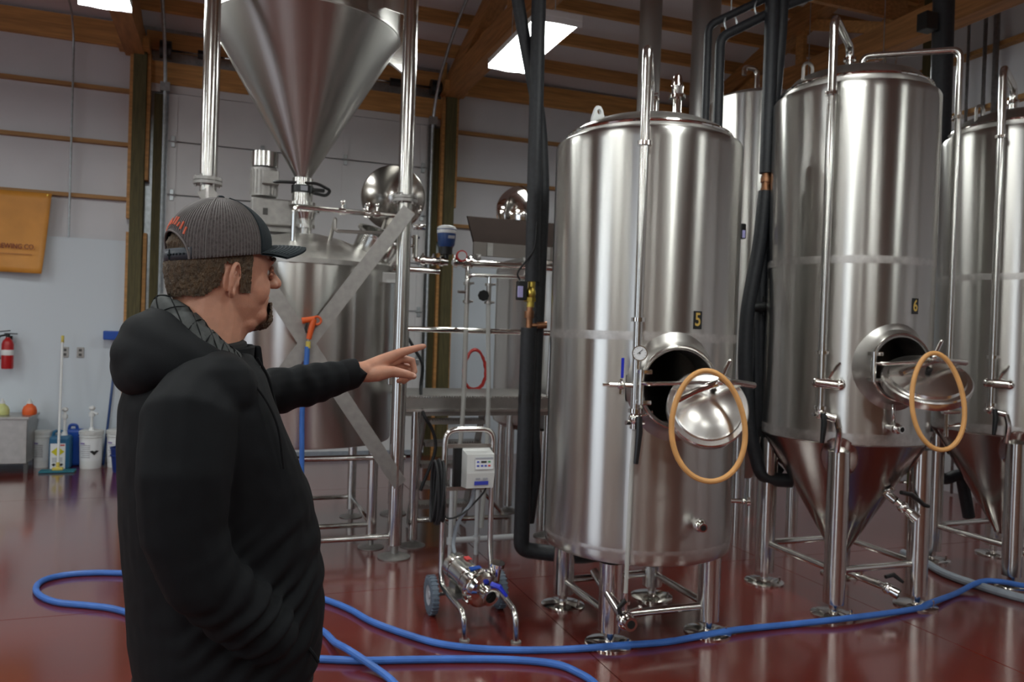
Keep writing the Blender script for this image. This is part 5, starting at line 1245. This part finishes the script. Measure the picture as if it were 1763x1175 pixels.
# eyes and brows
for s in (-1, 1):
    b = MB(); E_(b, (.0745, s * .031, 1.7125), .0125, HM); ey = b.build('eye', 'eye_white', man)
    b = MB(); Mi = HM @ align((.0862, s * .0325, 1.7125), (1, s * .1, 0)); b.lathe([(0, .0013), (.0055, .0006), (.0058, 0)], 18, Mi); b.build('iris', 'iris', ey)
    b = MB(); T_(b, [(.101, s * .014, 1.737), (.099, s * .03, 1.742), (.084, s * .05, 1.738)], [.0045, .005, .003], HM, 8); b.build('eyebrow', 'hair', man)
    b = MB(); T_(b, [(.092, s * .018, 1.718), (.0945, s * .031, 1.7225), (.088, s * .045, 1.7165)], [.0035, .0045, .003], HM, 8); T_(b, [(.091, s * .02, 1.706), (.0925, s * .032, 1.703), (.087, s * .044, 1.708)], [.003, .0035, .003], HM, 8); b.build('eyelid', 'skin', man)
# hair: short sides and back, sideburns, goatee
def fuzz(a, sc): return lambda c: a * mnoise.noise(c * sc) + .5 * a * mnoise.noise(c * sc * 2.7)
HI = HM.inverted()
def hair_keep(c):
    p = HI @ c
    z0 = 1.652 + .035 * max(0, min(1, (p.x + .068) / .040))
    back = p.x < -.034 - .25 * max(0, 1.70 - p.z) and p.z > z0
    over = p.x < .022 and p.z > 1.722
    burn = (.004 - .10 * (p.z - 1.66) < p.x < .027 + .02 * (p.z - 1.66)) and 1.664 < p.z < 1.76 and abs(p.y) > .045
    return p.z < 1.79 and (back or over or burn)
b = MB(); b.ring_loft(head_rings(.0055), M=HM); E_(b, (-.052, 0, 1.757), (.061, .052, .032), HM)
solid(b, 'hair', 'hair', man, .0035, 4, .5, fuzz(.0024, 210), hair_keep)
b = MB(); b.ring_loft(head_rings(.0035, .013), M=HM); E_(b, (.060, 0, 1.624), (.041, .050, .035), HM); E_(b, (.084, 0, 1.616), (.028, .031, .026), HM)
def beard_keep(c):
    p = HI @ c; return p.x > .052 + .30 * abs(p.y) - .5 * max(0, 1.628 - p.z) and 1.57 < p.z < 1.650 and abs(p.y) < .034
solid(b, 'goatee', 'beard', man, .0026, 3, .5, fuzz(.0030, 260), beard_keep)
# --- cap
cx_, ax_, ay_ = -.008, .1055, .0860
def cap_pt(a, t, e=0.0):
    zb = 1.737 + .017 * math.cos(a); zt = 1.860
    r = (1 - t ** 2.5) ** .52 if t < 1 else 0
    f = 1 + (.05 * math.sin(PI * min(1, t * 1.3)) if math.cos(a) > 0 else .03 * math.sin(PI * t)) * abs(math.cos(a))
    return V3((cx_ + (ax_ + e) * r * f * math.cos(a), (ay_ + e) * r * math.sin(a), zb + (zt + e - zb) * t))
def cap_patch(a0, a1, na, nt, skip=None, e=0.0, t0=0.0, t1=1.0):
    vs = []; fs = []
    for i in range(na + 1):
        for k in range(nt + 1):
            vs.append(HM @ cap_pt(a0 + (a1 - a0) * i / na, t0 + (t1 - t0) * (k / nt) ** .8, e))
    for i in range(na):
        for k in range(nt):
            am, tm = a0 + (a1 - a0) * (i + .5) / na, t0 + (t1 - t0) * ((k + .5) / nt) ** .8
            if skip and skip(am, tm): continue
            q = i * (nt + 1) + k; fs.append((q, q + nt + 1, q + nt + 2, q + 1))
    return vs, fs
FA = R(60)
def solidify(o, th):
    m_ = o.modifiers.new('s', 'SOLIDIFY'); m_.thickness = th; m_.offset = -1; return o
b = MB(); b.add(*cap_patch(-FA, FA, 36, 20)); cap = solidify(b.build('cap', 'cap_dark', man, fix=False), .0025)
arch = lambda a, t: (abs(a - PI) / R(37)) ** 2 + (t / .43) ** 2 < 1
b = MB(); b.add(*cap_patch(FA, 2 * PI - FA, 130, 44, arch)); cm = solidify(b.build('mesh_panel', 'cap_mesh', cap, fix=False), .0018)
b = MB()   # ribs of the net
for k in range(66):
    a = FA + (2 * PI - 2 * FA) * (k + .5) / 66
    t0 = .0
    if abs(a - PI) < R(37): t0 = .43 * math.sqrt(max(0, 1 - ((a - PI) / R(37)) ** 2)) + .04
    b.tube([HM @ cap_pt(a, t0 + (.93 - t0) * j / 12, .0006) for j in range(13)], .0009, 4, caps=False)
tag(b.build('net_ribs', 'cap_rib', cap), kind='stuff')
b = MB(); b.tube([HM @ cap_pt(PI + R(37) * math.cos(u), .43 * math.sin(u), .001) for u in [PI * k / 24 for k in range(25)]], .0022, 6); b.build('arch_binding', 'cap_rib', cap)
for a in (FA, 2 * PI - FA, R(125), R(235)):
    b = MB(); b.tube([HM @ cap_pt(a, .98 * j / 16, .0008) for j in range(17)], .0014 if a in (R(125), R(235)) else .0019, 5); b.build('seam', 'cap_dark' if a not in (R(125), R(235)) else 'cap_rib', cap)
b = MB(); vs = []
for a in [R(140) + R(80) * k / 24 for k in range(25)]:
    p = cap_pt(a, 0, .001); vs += [HM @ p, HM @ (cap_pt(a, .17, .001))]
b.add(vs, [(2 * k, 2 * k + 2, 2 * k + 3, 2 * k + 1) for k in range(24)]); st = solidify(b.build('strap', 'cap_strap', cap, fix=False), .002)
for k in range(6):
    b = MB(); b.ball(HM @ cap_pt(R(186 + 5 * k), .085, .0015), .0022, 8); b.build('snap', 'cap_dark', st)
b = MB(); b.box((0, 0, 0), (.002, .002, .02), Matrix.Translation(HM @ cap_pt(R(188), .085, .0015))); b.build('strap_loop', 'cap_dark', st)
b = MB(); b.ball(HM @ V3((cx_, 0, 1.8605)), (.008, .008, .004), 14); b.build('button', 'cap_dark', cap)
# orange embroidery, too blurred in the photograph to be read
b = MB()
for k, (da, h_) in enumerate(((-21, .10), (-17, .06), (-13.5, .11), (-10, .11), (-6, .11), (-2, .05), (2, .11), (6, .11), (10, .06), (14, .11), (18, .10))):
    a = PI + R(da * 1.6)
    t0 = .43 * math.sqrt(max(0, 1 - ((a - PI) / R(37)) ** 2)) + .09
    b.tube([HM @ cap_pt(a, t0, .0015), HM @ cap_pt(a + R(2), t0 + h_, .0015)], .0022, 6)
tag(b.build('embroidery', 'cap_orange', cap), kind='stuff')
# brim
vs = []; fs = []; nu, nw = 28, 10
def brim_pt(u, w, e=0):
    a = -R(62) + R(124) * u
    p = cap_pt(a, .0); s = math.sin(a); c = max(0, math.cos(a))
    out = .087 * w * (c ** .5)
    return V3((p.x + out * 1.0, p.y * (1 + .03 * w), p.z + .016 - .020 * s * s + .012 * w - .006 * w * w - .012 * w * s * s + e))
for side in (0.0022, -.0022):
    for i in range(nu + 1):
        for k in range(nw + 1): vs.append(HM @ brim_pt(i / nu, k / nw, side))
n_ = (nu + 1) * (nw + 1)
for i in range(nu):
    for k in range(nw):
        q = i * (nw + 1) + k
        fs.append((q, q + nw + 1, q + nw + 2, q + 1)); fs.append((q + n_, q + n_ + 1, q + n_ + nw + 2, q + n_ + nw + 1))
    q = i * (nw + 1) + nw; fs.append((q, q + nw + 1, q + nw + 1 + n_, q + n_))
b = MB(); b.add(vs, fs); bm_ = b.build('brim', 'cap_dark', cap)
for k in range(2, 9):
    b = MB(); b.tube([HM @ brim_pt(.06 + .88 * j / 20, k / 9.5, .0026) for j in range(21)], .0008, 4); b.build('stitch_row', 'cap_stitch', bm_)
# --- jacket
def tor(z, fr, bk, w, n=36, e=2.3, bag=0.0):
    c = (fr + bk) / 2; a = (fr - bk) / 2; out = []
    for k in range(n):
        t = 2 * PI * k / n; co, si = math.cos(t), math.sin(t)
        out.append(V3((c + a * math.copysign(abs(co) ** (2 / e), co), w * math.copysign(abs(si) ** (2 / e), si), z)))
    return out
b = MB()
b.ring_loft([tor(*q) for q in ((.842, .135, -.140, .178), (.862, .178, -.150, .195), (.90, .200, -.158, .205), (.95, .206, -.166, .21), (1.03, .205, -.172, .213), (1.12, .196, -.180, .215), (1.21, .178, -.188, .218),
    (1.28, .156, -.192, .222), (1.36, .116, -.196, .226), (1.43, .084, -.192, .222), (1.475, .068, -.180, .205), (1.505, .062, -.16, .17), (1.53, .05, -.145, .125), (1.548, .04, -.13, .09))])
# right sleeve, hand in the pocket
T_(b, [(-.085, -.135, 1.470), (-.125, -.195, 1.425), (-.138, -.222, 1.334), (-.134, -.222, 1.231), (-.105, -.228, 1.150), (-.045, -.225, 1.088), (.005, -.214, 1.04), (.035, -.195, 1.005)], [.075, .083, .080, .073, .068, .062, .056, .050])
# left sleeve, raised
T_(b, [(-.07, .12, 1.458), (-.01, .185, 1.452), (.10, .255, 1.436), (.205, .315, 1.428), (.32, .305, 1.449), (.40, .299, 1.468), (.452, .2955, 1.4815)], [.075, .076, .068, .061, .055, .046, .040])
# yoke over the shoulders
T_(b, [(-.06, -.16, 1.475), (-.05, 0, 1.495), (-.05, .16, 1.475)], [.072, .075, .072])
def folds(c):
    d = .0030 * mnoise.noise(V3((c.x * 9, c.y * 9, c.z * 6))) + .0014 * mnoise.noise(c * 28)
    # bunched cloth at the right elbow and above the pocket
    q = V3((c.x - .02, c.y + .24, c.z - 1.045)); w = math.exp(-(q.length / .12) ** 2)
    d += .0085 * w * math.sin((c.x * .62 - c.z * .78) * 150 + 3 * mnoise.noise(c * 14)) * (1 if c.y < -.1 else 0)
    q = V3((c.x - .20, c.y - .31, c.z - 1.43)); w = math.exp(-(q.length / .16) ** 2)
    d += .0042 * w * math.sin((c.x * .95 + c.z * .25) * 120 + 4 * mnoise.noise(c * 12)) * (1 if c.y > .15 else 0)
    w = math.exp(-((c.x - .12) / .10) ** 2 - ((c.z - 1.10) / .16) ** 2); d += .004 * w * math.sin((c.z - .5 * c.x) * 70 + 2 * mnoise.noise(c * 8))
    return d
def jk_keep(c): return not (c.x > .440 and c.y > .2)
jk = solid(b, 'jacket', 'jacket', man, .0060, 7, .5, folds, jk_keep)
# cuff of the left sleeve, hem
b = MB(); M0 = V3((.412, .2985, 1.4715)); d0 = V3((.052, -.006, .0135)).normalized()
b.tube([M0, M0 + d0 * .012, M0 + d0 * .03, M0 + d0 * .033, M0 + d0 * .030, M0 + d0 * .01], [.0425, .043, .041, .0385, .036, .0345], 24, caps=False); b.build('cuff', 'jacket_rib', jk)
b = MB(); n = 40
r0 = tor(.838, .140, -.143, .183, n); r1 = tor(.846, .166, -.150, .193, n); r2 = tor(.868, .186, -.155, .201, n); r3 = tor(.872, .180, -.150, .195, n)
b.ring_loft([r0, r1, r2, r3], False, False); b.build('hem', 'jacket_rib', jk)
# arm-hole seams and the pocket edge
b = MB(); b.tube(spline([(.075, -.150, 1.00), (.098, -.168, .985), (.125, -.183, .955), (.140, -.186, .93)], 6), .0035, 6); b.build('pocket_welt', 'jacket_rib', jk)
b = MB(); b.tube(spline([(-.10, -.10, 1.545), (-.055, -.155, 1.53), (-.01, -.195, 1.49), (.028, -.212, 1.42), (.045, -.214, 1.33)], 6), .0022, 6); b.build('sleeve_seam', 'jacket_rib', jk)
# standing collar with an open zip, draped hood and its quilted lining
def ellarc(a0, a1, n, fn): return [fn(a0 + (a1 - a0) * k / n) for k in range(n + 1)]
vs = []; fs = []; n = 40
lev = [(1.46, .105, .135, -.030), (1.50, .095, .115, -.035), (1.535, .088, .098, -.036), (1.556, .090, .094, -.036), (1.560, .086, .090, -.036), (1.55, .080, .085, -.036), (1.50, .078, .09, -.034)]
for (z, a, w, c) in lev:
    for k in range(n + 1):
        t = -R(168) + R(336) * k / n
        fr = math.cos(t)
        vs.append((c + a * fr, w * math.sin(t), z - .010 * (1 - fr) * (z > 1.5) - .02 * max(0, -fr)))
m = len(lev)
for i in range(m - 1):
    for k in range(n):
        q = i * (n + 1) + k; fs.append((q, q + 1, q + n + 2, q + n + 1))
b = MB(); b.add(vs, fs); b.build('collar', 'jacket', jk)
b = MB(); b.box((.058, .0, 1.495), (.012, .055, .125), Matrix.Translation((.0, 0, 0)), .004); b.build('zip_flap', 'jacket', jk)
b = MB(); b.tube(spline([(.062, -.022, 1.553), (.070, -.024, 1.50), (.082, -.024, 1.44), (.102, -.024, 1.37)], 6), .003, 6); b.build('zip', 'jacket_rib', jk)
b = MB(); b.tube(spline([(.035, -.085, 1.535), (.060, -.086, 1.49), (.076, -.09, 1.43), (.098, -.096, 1.36)], 6), .0028, 6); b.build('drawstring', 'jacket_rib', jk)
b = MB()
def hood_path(s, e=0.0):
    return [(-.142, 0, 1.612), (-.134, s * .055, 1.598), (-.105, s * .102, 1.562), (-.062, s * .128, 1.533), (-.016, s * .120, 1.515), (.028, s * .088, 1.505)]
for s in (-1, 1):
    T_(b, spline(hood_path(s), 5), [.018 + .006 * math.sin(PI * min(1, k / 22)) for k in range(26)])
    T_(b, spline([(-.158, 0, 1.578), (-.152, s * .06, 1.566), (-.118, s * .115, 1.535), (-.072, s * .138, 1.508), (-.02, s * .132, 1.492)], 5), [.040, .041, .042, .042, .042, .042, .042, .042, .041, .040, .039, .038, .036, .034, .032, .030, .028, .027, .026, .025, .024])
    T_(b, spline([(-.168, 0, 1.535), (-.160, s * .06, 1.535), (-.135, s * .115, 1.52), (-.095, s * .145, 1.50)], 5), [.052, .052, .051, .050, .049, .048, .046, .044, .042, .040, .038, .036, .034, .032, .030, .028])
E_(b, (-.178, 0, 1.500), (.036, .10, .045)); E_(b, (-.165, -.05, 1.51), (.045, .075, .05)); E_(b, (-.165, .05, 1.51), (.045, .075, .05))
def hfold(c): return .003 * mnoise.noise(c * 9)
solid(b, 'hood', 'jacket', jk, .0055, 22, .6, hfold)
vs = []; fs = []; lv = 10
inn = [(.004, -.074, 1.528), (-.03, -.080, 1.556), (-.052, -.078, 1.583), (-.087, -.052, 1.624), (-.120, 0, 1.650), (-.087, .052, 1.624), (-.052, .078, 1.583), (-.03, .080, 1.556), (.004, .074, 1.528)]
outr = [(.020, -.090, 1.510), (-.016, -.122, 1.522), (-.062, -.130, 1.540), (-.105, -.103, 1.572), (-.146, 0, 1.622), (-.105, .103, 1.572), (-.062, .130, 1.540), (-.016, .122, 1.522), (.020, .090, 1.510)]
A_, B_ = spline(inn, 9), spline(outr, 9); n = len(A_) - 1
for j in range(lv + 1):
    w = j / lv
    for k in range(n + 1):
        p = A_[k] * (1 - w) + B_[k] * w
        u1 = k / n * 22 + w * 2.0; u2 = k / n * 22 - w * 2.0
        q = min(1, abs(math.sin(PI * u1 / 2)) * 2.0) * min(1, abs(math.sin(PI * u2 / 2)) * 2.0)
        o_ = V3((p.x + .05, p.y, 0)).normalized()
        vs.append(p + (o_ * .35 + V3((0, 0, 1))) * (.0055 * q + .010 * math.sin(PI * w)))
for j in range(lv):
    for k in range(n):
        q = j * (n + 1) + k; fs.append((q, q + 1, q + n + 2, q + n + 1))
b = MB(); b.add(vs, fs); lin = solidify(b.build('hood_lining', 'lining', jk, fix=False), .004)
b = MB()
def lin_pt(k, w):
    k = max(0, min(n - .001, k)); i = int(k); f = k - i
    p = (A_[i] * (1 - f) + A_[i + 1] * f) * (1 - w) + (B_[i] * (1 - f) + B_[i + 1] * f) * w
    return p + ((V3((p.x + .05, p.y, 0)).normalized() * .35) + V3((0, 0, 1))) * (.0045 + .010 * math.sin(PI * w))
for i in range(13):
    for sg_ in (-1, 1):
        k0 = n * (i + .5) / 13
        b.tube([lin_pt(k0 + sg_ * 2.8 * (w_ / 8 - .5) * 2, w_ / 8) for w_ in range(9)], .0013, 5)
tag(b.build('quilt_stitching', 'jacket_rib', lin), kind='stuff')
b = MB(); b.tube([V3((-.046 + .074 * math.cos(t), .083 * math.sin(t), 1.548 - .012 * math.cos(t) * -1)) for t in [2 * PI * k / 40 for k in range(40)]], .010, 8, True); b.build('shirt_collar', 'shirt', man)
# trousers and shoes (mostly below the frame)
b = MB()
b.ring_loft([tor(*q) for q in ((.80, .125, -.135, .178), (.86, .14, -.14, .18), (.92, .14, -.14, .18))])
for s in (-1, 1): T_(b, [(.005, s * .092, .86), (.01, s * .10, .66), (.012, s * .102, .46), (-.002, s * .10, .24), (-.005, s * .10, .07)], [.105, .095, .078, .068, .068], ends=False)
solid(b, 'trousers', 'denim', man, .009, 5, .5, lambda c: .004 * mnoise.noise(c * 12))
for s in (-1, 1):
    b = MB(); E_(b, (.02, s * .10, .05), (.06, .045, .05)); E_(b, (.10, s * .105, .04), (.085, .048, .038)); E_(b, (-.02, s * .10, .055), (.055, .042, .055)); b.box((.055, s * .102, .012), (.25, .085, .022), None, .008)
    solid(b, 'shoe', 'black_rubber', man, .006, 3)
